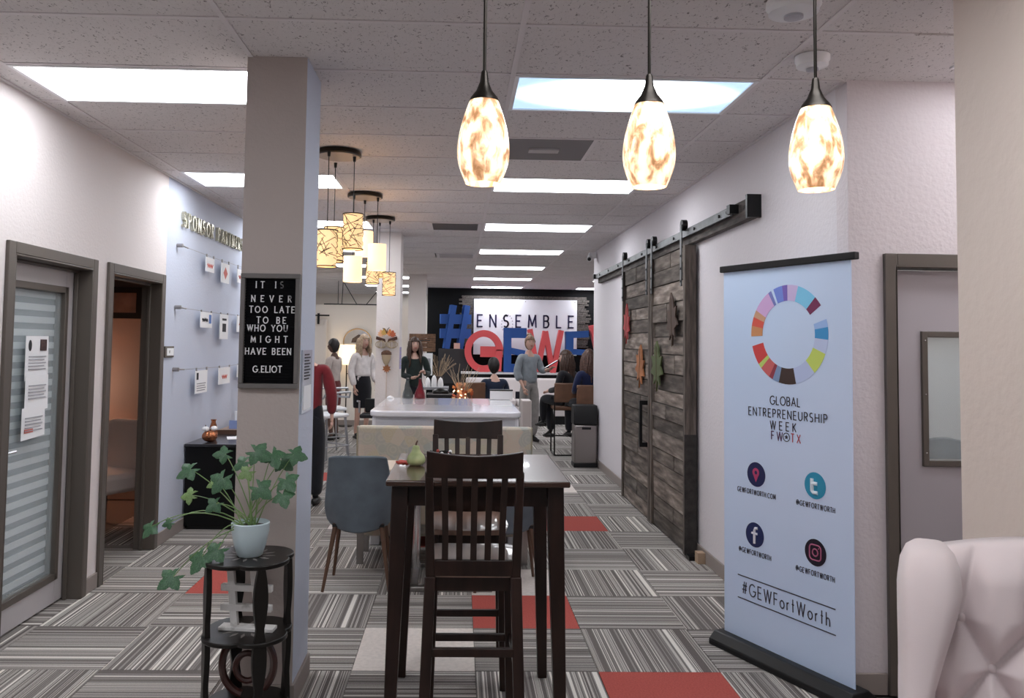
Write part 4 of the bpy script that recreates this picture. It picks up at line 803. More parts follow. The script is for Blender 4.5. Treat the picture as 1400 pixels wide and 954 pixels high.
disc('bird_network_icon', .638, .952, (.03, .30, .48)); flat('letter_mark', lambda m_: (m_.tube([(.622, y2, .985), (.622, y2, .925), (.630, y2, .918), (.655, y2, .918)], .009, 8), m_.tube([(.622, y2, .962), (.652, y2, .962)], .009, 8)), (.80, .86, .92))
disc('social_network_icon', .24, .632, (.012, .022, .10)); flat('letter_mark', lambda m_: (m_.tube([(.240, y2, .588), (.240, y2, .655), (.246, y2, .668), (.262, y2, .669)], .007, 8), m_.tube([(.222, y2, .640), (.260, y2, .640)], .006, 8)), (.85, .85, .92))
disc('photo_network_icon', .637, .633, (.012, .008, .02)); rr_ = rrect(-.034, .034, -.036, .036, .018, 5)
flat('camera_mark', lambda m_: (m_.tube([(.637+x, y2, .633+z) for x, z in rr_], .0035, 6, True), m_.tube([(.637+.016*cos(k*pi/8), y2, .633+.017*sin(k*pi/8)) for k in range(16)], .0035, 6, True), m_.ball((.657, y2, .655), .003, 6, 4)), (.45, .12, .22))
for s, x0, x1, z in (('GEWFORTWORTH.COM', .115, .385, .852), ('@GEWFORTWORTH', .522, .753, .853), ('@GEWFORTWORTH', .125, .352, .536), ('@GEWFORTWORTH', .516, .748, .531)):
    flat('lettering', lambda m_: write(m_, s, (x0, yb, z-.011), U, V, .024, .003, .001, width=x1-x0, sxs=.62), dk)
flat('rule_line', lambda m_: m_.box(.115, .752, yb-.001, yb, .395, .400), dk); flat('rule_line', lambda m_: m_.box(.115, .752, yb-.001, yb, .276, .281), dk)
flat('lettering', lambda m_: write(m_, '#GEWFortWorth', (.148, yb, .308), U, V, .062, .0055, .001, width=.57, sxs=.72), dk)
# ------------------------------------------------------------------ tufted armchair, foreground right
M_vel = mat('pale_tufted_linen', (.68, .58, .58), .85, sheen=.3, bump=.06, bscale=400)
t = thing('office_chair', 'black mesh office chair seen through the grey door\'s glass panel', 'chair', (2.98, 5.0, 0))
MB().prism([(.26*cos(a)*1.0, .30*sin(a)**.6) for a in [pi*k/16 for k in range(17)]], (0, 0, .78), (1, 0, 0), (0, 0, 1), .03).build('mesh_back', mat('black_mesh', (.05, .055, .06), .7), t, bevel=.01)
MB().box(-.25, .25, -.25, .2, .45, .52).build('seat', M_bk, t, bevel=.02); MB().tube([(0, 0, .06), (0, 0, .8)], .03, 10).build('post', M_bk, t)
for k in range(5): a = k*2*pi/5; MB().tube([(0, 0, .1), (.28*cos(a), .28*sin(a), .04)], .02, 8).build('base_spoke', M_bk, t)
ch = thing('tufted_armchair', 'pale button-tufted wingback armchair in the right foreground', 'chair', (1.205, 2.06, 0), -.50)
NU, NV = 96, 120; vs = []; Wd, Hh = .56, .72; z0 = .42
bu = .078; bv = .125
def tuft(u, v):   # u across 0..Wd, v down from the top 0..Hh ; returns puff height 0..1
    vt = v-.185
    if vt < 0:
        a = (u-.10)/bu % 2; d = min(a, 2-a)*bu*.7; k = min(1, d/.048); return 1-(1-k)**2.2
    a = (u-.10)/bu; b = vt/bv
    p = ((a+b) % 2); q = ((a-b) % 2); d1 = min(p, 2-p)/2*1.0; d2 = min(q, 2-q)/2
    d = min(d1, d2)*2*bu*.7; k = min(1, d/.048); return 1-(1-k)**2.2
for j in range(NV+1):
    v = Hh*j/NV
    for i in range(NU+1):
        u = Wd*i/NU; puff = tuft(u, v)
        edge = sin(pi/2*min(1, v/.10)); top = 1.080+.045*sin(pi*u/Wd)
        z = top-v*(top-z0)/Hh; lean = .20*(z-z0)
        y = lean-.055*puff*(edge**.5)+.03*(1-edge)
        vs.append((u-.085*min(1, v/.35)*(1-u/Wd), y, z))
n1 = len(vs)
for j in range(NV+1):
    for i in range(NU+1): x, y, z = vs[j*(NU+1)+i]; vs.append((x, .20*(z-z0)+.10, z))
q = lambda l, i, j: l*n1+j*(NU+1)+i
fs = [(q(0, i, j), q(0, i+1, j), q(0, i+1, j+1), q(0, i, j+1)) for i in range(NU) for j in range(NV)]
fs += [(q(0, i, 0), q(0, i+1, 0), q(1, i+1, 0), q(1, i, 0)) for i in range(NU)]+[(q(1, i, 0), q(1, i+1, 0), q(1, i+1, NV), q(1, i, NV)) for i in range(NU)]
fs += [(q(0, 0, j), q(0, 0, j+1), q(1, 0, j+1), q(1, 0, j)) for j in range(NV)]+[(q(0, NU, j), q(0, NU, j+1), q(1, NU, j+1), q(1, NU, j)) for j in range(NV)]
MB().add(vs, fs).build('tufted_backrest', M_vel, ch, smooth=2)
bt = MB().ball((0, 0, 0), (.011, .007, .011), 12, 8).mesh('button', M_vel, 2)
for r in range(5):
    for c in range(5):
        u = .10+bu*(2*c-(r % 2)); v = .185+bv*r
        if True:
            if 0 < u < Wd: top = 1.080+.045*sin(pi*u/Wd); z = top-v*(top-z0)/Hh; link('button', bt, ch, loc=(u-.085*min(1, v/.35)*(1-u/Wd), .20*(z-z0)-.006, z))
def wing(nm, xs_, s):
    rows = [(1.098, .012, -.035, -.06, .05), (1.094, .04, -.035, -.10, .085), (1.08, .058, -.035, -.125, .11), (1.05, .070, -.036, -.145, .13), (1.0, .075, -.038, -.16, .14), (.93, .066, -.047, -.17, .14), (.86, .054, -.058, -.175, .13), (.78, .042, -.070, -.18, .12), (.70, .036, -.076, -.20, .11), (.65, .040, -.074, -.26, .11),
            (.62, .045, -.070, -.40, .11), (.60, .05, -.066, -.52, .11), (.57, .052, -.064, -.565, .11), (.50, .052, -.064, -.57, .11), (.16, .05, -.064, -.56, .11)]
    N = 28; vs = []
    for z, hw, cx, ya, yb_ in rows:
        for k in range(N):
            a = 2*pi*k/N; c, d = cos(a), sin(a); e = .55
            x = cx+hw*(abs(c)**e)*(1 if c > 0 else -1); y = (ya+yb_)/2+(yb_-ya)/2*(abs(d)**e)*(1 if d > 0 else -1)+(.2*(z-z0) if z > .6 else 0)
            vs.append((xs_+s*x, y, z))
    M_ = len(rows); fs = [(i*N+k, i*N+(k+1) % N, (i+1)*N+(k+1) % N, (i+1)*N+k) for i in range(M_-1) for k in range(N)]+[tuple(range(N)), tuple((M_-1)*N+k for k in range(N))]
    return MB().add(vs, fs).build(nm, M_vel, ch, smooth=2)
wing('left_wing', .028, 1); wing('right_wing', Wd, -1)
MB().box(.0, Wd, -.60, .06, .16, .34).build('seat_base', M_vel, ch, bevel=.02); MB().box(.01, Wd-.01, -.62, -.02, .34, .48).build('seat_cushion', M_vel, ch, bevel=.04)
for x in (-.03, Wd+.03):
    for y in (-.54, .08): MB().tube([(x, y, 0), (x, y, .17)], [.015, .024], 8).build('leg', M_dwood, ch)
# ------------------------------------------------------------------ back of the room
t = thing('wood_accent_panel', 'ledger of thin weathered wood strips on the black wall around the white sign', 'panel', (0, YB, 0)); random.seed(3)
z = 1.55
while z < 2.74:
    h = random.uniform(.03, .055)
    for s in (-1, 1):
        a = (.32, .03+random.uniform(-.05, .12)) if s < 0 else (2.78, 3.06+random.uniform(-.1, .06))
        if 2.66 < z: a = (a[1], 1.55) if s < 0 else (1.56, a[1])
        MB().box(min(a), max(a), -.03-random.uniform(0, .025), 0, z, z+h-.004).build('wood_strip', M_barnx, t)
    z += h
t = thing('ensemble_sign', 'large white ENSEMBLE sign on the black back wall', 'sign', (1.555, YB-.06, 2.02))
MB().box(-1.22, 1.22, -.03, 0, -.66, .645).build('sign_board', mat('sign_white', (.80, .80, .86), .5), t, bevel=.005)
for x in (-1.17, 0, 1.17): MB().ball((x, -.033, .60), .012, 8, 5).build('screw', M_steel, t)
def each(c, p): m_ = MB(); glyph(m_, c, (0, 0, 0), U, V, .275, .036, .006, .05, .72); link('letter', m_.mesh('letter', mat('navy_print', (.02, .015, .07), .5)), t, loc=tuple(p))
write(None, 'ENSEMBLE', (-1.13, -.032, -.005), U, V, .275, 0, width=2.26, sxs=.72, each=each)
m_ = MB(); [m_.ball((-.43+.13*cos(a), -.033, .06+(.22 if a < pi else -.20)*abs(sin(a))), (.014, .003, .02), 6, 4) for a in [k*pi/9 for k in range(18)]]; m_.build('leaf_garland', mat('print_soft_grey', (.45, .43, .5), .7), t)
M_fb = mat('blue_foam', (.015, .085, .34), .6); M_fr = mat('coral_foam', (.78, .10, .11), .6)
def big(name, label, loc, m, f, rz=0):
    t = thing(name, label, 'letter', loc, rz, 'giant painted letters on the back ledge'); f(t, m); return t
def pcs(t, m, *beams, d=.24, nm='letter_body'):
    mb = MB()
    for q_, (a, b, w_) in enumerate(beams): mb.beam((a[0], 0, a[1]), (b[0], 0, b[1]), w_, d-.012*q_)
    return mb.build(nm, m, t)
YL = 18.45
t = big('giant_hash', 'giant blue hash symbol raised left of the white sign', (-.09, 18.86, 1.49), M_fb, lambda t, m: (pcs(t, m, ((-.22, 0), (-.06, 1.0), .13), d=.2, nm='upright_bar'), pcs(t, m, ((.10, 0), (.26, 1.0), .13), d=.2, nm='upright_bar'), pcs(t, m, ((-.36, .35), (.36, .35), .13), d=.22, nm='cross_bar'), pcs(t, m, ((-.36, .68), (.36, .68), .13), d=.22, nm='cross_bar')), .25)
def letG(t, m):
    mb = MB(); N = 40; a0 = math.radians(-12); P = []
    cx, cz, rx, rz_ = .43, .46, .36, .40
    for k in range(N+1):
        a = math.radians(2)+(math.radians(308))*k/N; P.append((cx+rx*cos(a), cz+rz_*sin(a)))
    vs = []; w_ = .075
    for x, z in P:
        n_ = Vector((x-cx, (z-cz)*.9)).normalized(); vs += [(x+n_.x*w_, -.12, z+n_.y*w_), (x-n_.x*w_, -.12, z-n_.y*w_), (x-n_.x*w_, .12, z-n_.y*w_), (x+n_.x*w_, .12, z+n_.y*w_)]
    fs = [(4*i+k, 4*i+(k+1) % 4, 4*i+4+(k+1) % 4, 4*i+4+k) for i in range(N) for k in range(4)]+[(3, 2, 1, 0), (4*N, 4*N+1, 4*N+2, 4*N+3)]
    mb.add(vs, fs).beam((.35, 0, .45), (.86, 0, .45), .13, .24).beam((.77, 0, .5), (.75, 0, .02), .15, .24); mb.build('letter_body', m, t)
big('giant_letter_g', 'giant coral letter G on the white ledge below the sign', (.13, YL, .985), M_fr, letG)
big('giant_letter_e', 'giant blue letter E on the ledge behind the standing woman', (1.00, YL, .985), M_fb, lambda t, m: pcs(t, m, ((.09, 0), (.09, .95), .17), ((0, .88), (.52, .88), .14), ((.05, .50), (.48, .42), .14), ((0, .08), (.50, .08), .15)))
big('giant_letter_w', 'giant coral letter W on the ledge right of the standing woman', (1.50, YL-.05, .985), M_fr, lambda t, m: pcs(t, m, ((.09, .97), (.27, .02), .11), ((.27, .02), (.44, .93), .11), ((.44, .93), (.62, .0), .11), ((.62, .0), (.80, .95), .11)))
big('giant_letter_f', 'giant blue letter F on the ledge at the end of the right wall', (2.40, YL, .985), M_fb, lambda t, m: pcs(t, m, ((.09, 0), (.09, .93), .17), ((0, .85), (.52, .88), .15), ((.05, .48), (.46, .46), .13)))
big('giant_letter_w', 'giant coral letter mostly hidden by the right wall beside the blue F', (3.0, YL-.05, .985), M_fr, lambda t, m: pcs(t, m, ((.0, 1.08), (.25, .02), .14), ((.25, .02), (.44, .93), .13), ((.44, .93), (.62, .0), .13), ((.62, .0), (.80, .95), .13)))
t = thing('display_ledge', 'long white-topped ledge carrying the giant letters', 'shelf', (1.9, 18.45, 0)); MB().box(-1.85, 2.2, -.3, .25, .94, .98).build('top_board', M_white, t, bevel=.004); MB().box(-1.80, 2.15, -.22, .24, .0, .90).build('base_cabinet', M_bk, t)
MB().box(-1.83, 2.18, -.26, .25, .90, .94).build('black_rail', M_bk, t)  # black strip between the white top board and the base
t = thing('black_pedestal', 'tall black pedestal under the giant blue hash', 'pedestal', (-.09, 18.86, 0)); MB().box(-.38, .30, -.13, .2, 0, 1.485).build('pedestal_body', mat('charcoal_laminate', (.03, .03, .035), .5), t, bevel=.005); MB().box(-.36, .26, -.136, -.13, .1, .7).build('door_panel', M_bk, t)
o = MB().box(-.07, .07, -.006, .006, 0, .13).build('framed_card', mat('peach_card', (.75, .5, .42), .6), None, loc=(-.05, 18.745, 1.49)); tag(o, 'small peach card standing in front of the blue hash', 'card')
t = thing('sofa', 'long white upholstered bench sofa under the giant letters', 'sofa', (1.75, 16.9, 0)); M_sofa = mat('white_leather', (.72, .66, .66), .5)
MB().box(-1.6, 1.5, .25, .45, .45, .90).build('backrest', M_sofa, t, bevel=.04); [MB().box(-1.6+k*1.04, -1.6+(k+1)*1.04-.02, -.4, .3, .36, .50).build('seat_cushion', M_sofa, t, bevel=.04) for k in range(3)]
MB().box(-1.6, 1.5, -.38, .44, .17, .36).build('sofa_base', M_sofa, t, bevel=.01); MB().box(-1.5, 1.4, -.3, .4, .0, .17).build('plinth', M_bk, t)
# bar chairs with sled base
M_leather = mat('brown_leather', (.14, .065, .035), .5, noise=.2, nscale=8)
def sled_chair(label, loc, rz):
    t = thing('leather_bar_chair', label, 'chair', loc, rz)   # faces +Y
    for s in (-1, 1):
        MB().tube([(s*.20, .22, .66), (s*.20, .24, .02), (s*.20, -.22, .02), (s*.20, -.18, .66), (s*.20, -.24, 1.02)], .011, 8).build('side_frame', M_bkm, t)
    MB().tube([(-.2, .24, .25), (.2, .24, .25)], .011, 8).tube([(-.2, -.22, .02), (.2, -.22, .02)], .011, 8).build('foot_rail', M_bkm, t)
    MB().box(-.21, .21, -.19, .24, .66, .72).build('seat', M_leather, t, bevel=.02); MB().box(-.21, .21, -.25, -.21, .78, 1.06).build('backrest', M_leather, t, bevel=.015)
    return t
s1 = sled_chair('brown leather bar chair under the long-haired woman seen in profile', (1.60, 12.08, 0), 0)
dup(s1, (1.85, 11.56, 0), 0, 'brown leather bar chair partly behind the steel trash can')
dup(s1, (.08, 11.9, .0), .6, 'brown leather chair back behind the orange twig arrangement')
# trash can
t = thing('trash_can', 'brushed steel trash can with black swing lid at the far end of the right wall', 'trash can', (1.69, 10.95, 0))
MB().box(-.15, .15, -.13, .13, .05, .56).build('steel_body', mat('can_steel', (.32, .29, .28), .35, .9), t, bevel=.02); MB().box(-.155, .155, -.135, .135, 0, .06).build('base', M_bk, t, bevel=.01)
MB().prism([(-.14, .56), (.14, .56), (.14, .74), (.10, .82), (-.10, .82), (-.14, .74)], (-.158, 0, 0), (0, 1, 0), (0, 0, 1), .316).build('lid', M_bk, t, bevel=.015); MB().box(-.05, .07, -.134, -.128, .50, .53).build('handle_slot', M_bk, t)
# things on the white table
M_redg = mat('red_glass', (.22, .02, .03), .08, alpha=.7); M_smk = mat('smoke_glass', (.12, .14, .14), .08, alpha=.5)
for x, m, lab in ((-.495, M_smk, 'clear smoked glass carafe on the far edge of the white high table'), (-.375, M_redg, 'red glass carafe on the far edge of the white high table')):
    t = thing('carafe', lab, 'carafe', (x, 8.02, 1.072)); MB().lathe([(.05, 0), (.056, .01), (.046, .06), (.020, .12), (.013, .16), (.016, .19)], 24).build('carafe_body', m, t, smooth=True); MB().lathe([(.013, .188), (.013, .2)], 12).build('stopper', M_steel, t)
t = thing('paper_stand', 'white folded display box with black top edge on the white high table', 'box', (.42, 8.02, 1.072)); MB().box(-.11, .11, -.03, .03, 0, .085).build('box_body', M_white, t, bevel=.003); MB().box(-.112, .112, -.032, .032, .085, .098).build('black_edge', M_bk, t)
o = MB().lathe([(.03, 0), (.028, .01), (.014, .022), (.001, .026)], 12, sx=1.2).build('napkin', M_whitem, None, smooth=True, loc=(-.66, 8.0, 1.072)); tag(o, 'small crumpled white napkin at the left far corner of the white high table', 'napkin')
t = thing('black_table', 'black counter table behind the white high table', 'table', (-.08, 9.8, 0)); MB().box(-.38, .40, -.35, .35, .86, .90).build('tabletop', M_bk, t)
for x in (-.34, .36):
    for y in (-.3, .3): MB().box(x-.02, x+.02, y-.02, y+.02, 0, .86).build('leg', M_bkm, t)
t = thing('black_crate', 'black open crate with metal rim and a black bag inside on the black table', 'crate', (-.21, 9.75, .90)); MB().box(-.155, .145, -.12, .12, 0, .11).build('crate_body', M_bk, t); MB().box(-.16, .15, -.125, -.118, .108, .12).box(-.16, -.153, -.12, .12, .108, .12).box(.143, .15, -.12, .12, .108, .12).box(-.16, .15, .118, .125, .108, .12).build('metal_rim', M_steel, t)
o = MB().ball((0, 0, 0), (.10, .08, .05), 20, 10).build('black_bag', M_bkm, None, smooth=2, loc=(-.21, 9.75, 1.03)); tag(o, 'rounded black bag inside the black crate', 'bag')
t = thing('twig_arrangement', 'arrangement of dry twigs, orange leaves and tiny lights on the black table', 'arrangement', (.04, 9.6, .90)); random.seed(5)
MB().lathe([(.05, 0), (.07, .05), (.06, .12), (.05, .13)], 20).build('vase', mat('rust_vase', (.30, .10, .05), .5), t, smooth=True)
tw = MB().tube([(0, 0, 0), (.01, 0, .14), (.03, .01, .28), (.09, .02, .42)], [.005, .004, .003, .002], 5).mesh('twig', mat('straw', (.42, .32, .22), .8))
for k in range(26): o = link('twig', tw, t, loc=(0, 0, .08)); a = random.uniform(0, 6.28); o.rotation_euler = (random.uniform(-.5, .5), random.uniform(-.6, .6), a); s_ = random.uniform(.6, 1.0); o.scale = (s_, s_, s_)
lfm = MB().prism([(x*.03, y*.035) for x, y in leaf_out], (0, 0, 0), (1, 0, 0), (0, 1, 0), .002)
lfs = [lfm.mesh('autumn_leaf', mat(n_, c_, .7)) for n_, c_ in (('leaf_rust', (.45, .10, .04)), ('leaf_orange', (.72, .26, .08)), ('leaf_peach', (.8, .45, .25)))]
for k in range(34): o = link('autumn_leaf', lfs[k % 3], t, loc=(random.uniform(-.10, .12), random.uniform(-.08, .08), random.uniform(.0, .24))); o.rotation_euler = tuple(random.uniform(0, 3) for _ in range(3))
lb = MB().ball((0, 0, 0), .008, 8, 6).mesh('fairy_light', mat('fairy_bulb', (1, .7, .4), .5, emit=2.5, ecol=(1, .6, .3)), 2)
for k in range(12): link('fairy_light', lb, t, loc=(random.uniform(-.10, .10), -.08, random.uniform(.0, .2)))
t = thing('side_table', 'small grey table holding white canisters left of the back ledge', 'table', (-.42, 14.2, 0)); MB().box(-.28, .25, -.25, .25, .82, .86).build('tabletop', mat('grey_top', (.35, .35, .37), .4), t); MB().lathe([(.2, 0), (.2, .03), (.03, .05), (.03, .82)], 24).build('pedestal', M_steel, t)
for k, (x, h) in enumerate(((-.53, .16), (-.42, .20), (-.31, .16))):
    t = thing('white_canister', f'{("left", "taller middle", "right")[k]} white ghost-shaped canister on the small grey table', 'canister', (x, 14.1, .86)); MB().lathe([(.045, 0), (.05, .04), (.042, h*.7), (.025, h*.92), (.005, h)], 20).build('canister_body', mat('bright_ceramic', (.88, .86, .86), .4), t, smooth=True); MB().ball((0, 0, h), .01, 8, 6).build('knob', M_white, t)
t = thing('dry_grass_vase', 'fan of pale dry grasses in a dark vase against the black wall at left', 'arrangement', (-.42, 17.2, 0)); MB().lathe([(.12, 0), (.14, .5), (.09, .85), (.1, .92)], 24).build('vase', mat('dark_vase', (.05, .035, .03), .5), t, smooth=True)
gb = MB().tube([(0, 0, 0), (.02, 0, .3), (.10, 0, .58)], [.004, .003, .005], 5).mesh('grass_blade', mat('dry_grass', (.40, .30, .20), .9))
for k in range(40): o = link('grass_blade', gb, t, loc=(0, 0, .85)); o.rotation_euler = (random.uniform(-.5, .5), random.uniform(-.75, .75), random.uniform(-.4, .4)+(pi if k % 2 else 0)); s_ = random.uniform(.6, 1); o.scale = (s_,)*3
# ------------------------------------------------------------------ decor on the middle pillar
t = thing('harvest_wall_hanging', 'feathered harvest face of cones, wire pumpkins and an acorn on the middle pillar', 'decoration', (-.85, 9.63, 1.5)); random.seed(11)
def ringm(nm, cx, cz, r, n_, m): 
    mb = MB()
    for q in range(n_): sc = (q+1)/n_; mb.tube([(cx+r*sc*cos(2*pi*k/20), -.03-.02*sin(sc*3), cz+r*.62*cos(0)*sin(2*pi*k/20)) for k in range(20)], .004, 5, True)
    mb.build(nm, m, t)
M_jute = mat('jute', (.42, .33, .22), .9)
for s in (-1, 1):
    ringm('wire_pumpkin', s*.062, .09, .068, 4, M_jute)
    MB().prism([(s*.01, .12), (s*.02, .155), (s*.12, .185), (s*.125, .15), (s*.07, .13)], (0, -.01, 0), U, V, .03).build('pine_cone_cluster', mat('cone_brown', (.07, .03, .02), .9, noise=.5, nscale=90), t)
ol = lobed_leaf()[0]
for k, (x, z, c) in enumerate(((-.07, .215, 'leaf_peach'), (-.03, .235, 'leaf_gold'), (.035, .225, 'leaf_orange'), (.07, .21, 'leaf_rust'))):
    MB().prism([(a*.045, b*.05) for a, b in leaf_out], (x, -.012-.004*k, z), U, V, .004).build('autumn_leaf', mat(c, (.62, .38, .10), .7), t)
MB().tube([(0, -.02, .22), (.01, -.03, .27), (.03, -.03, .29)], .005, 6).tube([(0, -.02, .22), (-.02, -.03, .27), (-.05, -.03, .28)], .005, 6).build('stem', M_walnut, t)
MB().lathe([(.062, 0), (.058, .03), (.03, .05), (.006, .055)], 24, (0, -.03, -.03), 1, .4).build('acorn_cap', mat('acorn_cap', (.10, .05, .03), .9, noise=.4, nscale=80), t, smooth=True)
MB().lathe([(.002, -.13), (.03, -.10), (.05, -.05), (.055, -.01), (.055, 0)], 24, (0, -.03, -.03), 1, .4).build('acorn_nut', M_jute, t, smooth=True)
t = thing('leaf_on_stick', 'rust maple leaf on a thin pale stick leaning on the middle pillar', 'decoration', (-.845, 9.62, 0)); MB().prism([(a*.055, b*.06) for a, b in leaf_out], (0, 0, 1.31), U, V, .006).build('leaf_blade', mat('felt_rust', (.36, .14, .06), .9), t); MB().box(-.006, .006, -.005, .005, .0, 1.28).build('stick', mat('pale_stick', (.62, .52, .45), .7), t)
t = thing('pillar_flyer', 'narrow purple flyer on the right side of the middle pillar', 'notice', (-.704, 9.85, 1.43)); MB().box(0, .004, -.12, .12, -.13, .13).build('paper_sheet', mat('purple_print', (.35, .30, .55), .7), t); [MB().box(.004, .005, -.09, .09, -.1+q*.045, -.085+q*.045).build('printed_text', M_pr, t) for q in range(5)]
t = thing('wood_slat_sign', 'rustic brown plank sign on the far pillar', 'sign', (-.70, 15.585, 1.62)); [MB().box(-.25, .25, -.025, 0, -.17+q*.085, -.09+q*.085).build('plank', mat('rust_planks', (.16, .085, .05), .8, noise=.4, nscale=20), t) for q in range(4)]
MB().box(-.15, .15, -.03, -.025, .03, .045).build('lettering', M_ink, t)
t = thing('white_poster', 'white sheet hanging under the plank sign on the far pillar', 'notice', (-.66, 15.59, 1.22)); MB().box(-.02, .16, -.012, 0, -.22, .20).build('paper_sheet', M_paper, t); MB().box(.02, .12, -.014, -.012, -.1, .1).build('printed_text', M_pr, t)
# ------------------------------------------------------------------ left rear: lamp, mirror, sliding door, chairs
M_ls = mat('lamp_linen_glow', (1, .9, .7), .8, emit=.8, ecol=(1, .78, .48))
t = thing('wall_lamp', 'lit cream drum-shade lamp against the cream partition behind the women', 'lamp', (-2.15, 15.75, 0)); MB().lathe([(.17, 1.18), (.15, 1.56)], 32, cap=False).build('lamp_shade', M_ls, t, smooth=True); MB().tube([(0, 0, 0), (0, 0, 1.2)], .012, 8).lathe([(.13, 0), (.13, .02), (.02, .03)], 24).tube([(0, 0, 1.0), (.15, 0, 1.05), (.17, 0, 1.13)], .01, 8).build('lamp_stand', M_bronze, t)
t = thing('round_mirror', 'round gold-framed mirror on the cream partition behind the blonde woman', 'mirror', (-1.98, 15.97, 1.62)); MB().tube([(.27*cos(k*pi/20), 0, .25*sin(k*pi/20)) for k in range(40)], .012, 8, True).build('frame', mat('brass', (.5, .35, .2), .35, .9), t, smooth=True)
MB().prism([(.26*cos(k*pi/20), .24*sin(k*pi/20)) for k in range(40)], (0, 0, 0), U, V, -.01).build('mirror_glass', mat('mirror', (.8, .76, .72), .1, 1), t)
MB().prism([(-.12, -.02), (.16, -.02), (.16, .10), (.02, .14), (-.10, .06)], (0, -.012, 0), U, V, .002).build('painted_reflection', mat('dark_reflection', (.06, .04, .035), .6, noise=.5, nscale=30), t)  # reflection put on the mirror glass as a flat dark shape
t = thing('white_sliding_door', 'white paneled sliding door on the cream partition at far left', 'door', (-2.87, 15.93, 0)); MB().box(-.40, .30, -.03, .0, .02, 2.05).build('door_leaf', mat('cream_door', (.72, .66, .62), .6), t); [MB().box(x0, x1, -.045, -.03, z0, z1).build('panel_moulding', mat('cream_door', (0, 0, 0)), t) for x0, x1, z0, z1 in ((-.35, .25, 1.0, 1.05), (.24, .29, .1, 2.0), (-.35, .25, 1.93, 2.0))]
MB().tube([(-.4, -.06, 2.12), (.35, -.06, 2.12)], .015, 8).box(.12, .16, -.07, -.03, 1.95, 2.16).build('track_and_hanger', M_hw, t)
t = thing('black_wall_hook', 'thin black bracket on the partition beside the middle pillar', 'bracket', (-1.56, 15.97, 1.66)); MB().box(-.02, .02, -.03, 0, -.35, .18).build('bracket_bar', M_bkm, t); MB().box(-.03, .03, -.04, 0, .12, .18).build('bracket_head', M_bk, t)
t = thing('cable_light', 'thin black cable light with V-shaped wires above the cream partition', 'light', (-2.1, 17.5, 2.915)); MB().tube([(-.5, 0, 0), (-.5, 0, -.5)], .008, 6).tube([(-.40, 0, 0), (-.10, 0, -.5)], .008, 6).tube([(-.40, 0, 0), (-.42, 0, -.5)], .008, 6).tube([(.5, 0, 0), (.1, 0, -.5)], .008, 6).build('wires', M_bk, t); MB().tube([(-.8, 0, -.5), (.6, 0, -.5)], .012, 6).build('rail', M_bk, t)
M_alu = mat('aluminium', (.42, .42, .44), .35, .8)
def alu_stool(label, loc, rz):
    t = thing('metal_bar_chair', label, 'chair', loc, rz)
    for x in (-.21, .21):
        for y in (-.2, .2): MB().tube([(x*1.1, y*1.1, 0), (x*.9, y*.9, .62)], .013, 8).build('leg', M_alu, t, smooth=True)
        MB().tube([(x, .2, .62), (x*1.1, .2, .84), (x*1.1, .1, .88), (x*1.1, -.2, .88), (x, -.24, .95)], .014, 8).build('armrest', M_alu, t, smooth=True)
    MB().box(-.22, .22, -.22, .22, .62, .67).build('seat', M_white, t, bevel=.02); MB().tube([(-.21, -.24, .95), (0, -.28, .95), (.21, -.24, .95)], .014, 8).build('back_rail', M_alu, t, smooth=True)
    MB().tube([(-.22, -.22, .25), (.22, -.22, .25), (.22, .22, .25), (-.22, .22, .25)], .009, 6, True).build('foot_ring', M_alu, t)
    return t
a1 = alu_stool('white and aluminium bar chair right behind the person in the red jacket', (-1.75, 10.9, 0), .9)
dup(a1, (-1.9, 12.0, 0), .5, 'white and aluminium bar chair farther back beside the cardigan wearer')
t = thing('office_chair', 'black office chair beside the blonde woman', 'chair', (-1.32, 12.9, 0))
MB().box(-.2, .2, -.2, .2, .44, .5).build('seat', M_bk, t, bevel=.02); MB().box(-.16, .16, .18, .22, .50, .72).build('backrest', M_bk, t, bevel=.02); MB().tube([(0, 0, .1), (0, 0, .44)], .025, 10).build('gas_post', M_chrome, t)
for k in range(5): a = k*2*pi/5; MB().tube([(0, 0, .1), (.25*cos(a), .25*sin(a), .07)], .018, 8).build('base_spoke', M_bk, t); MB().ball((.25*cos(a), .25*sin(a), .03), .03, 10, 6).build('caster', M_bk, t)
for x in (-.24, .24): MB().tube([(x, .1, .5), (x, .1, .68), (x, -.15, .70)], .015, 8).build('armrest', M_alu, t)
t = thing('printer_stand', 'small rolling tote and black case beside the white high table', 'case', (.78, 9.4, 0)); MB().box(-.06, .05, -.15, .15, .05, .98).build('case_body', mat('tan_case', (.5, .44, .42), .6), t, bevel=.01); MB().box(-.09, .08, -.18, .18, 0, .05).build('case_base', M_bk, t)

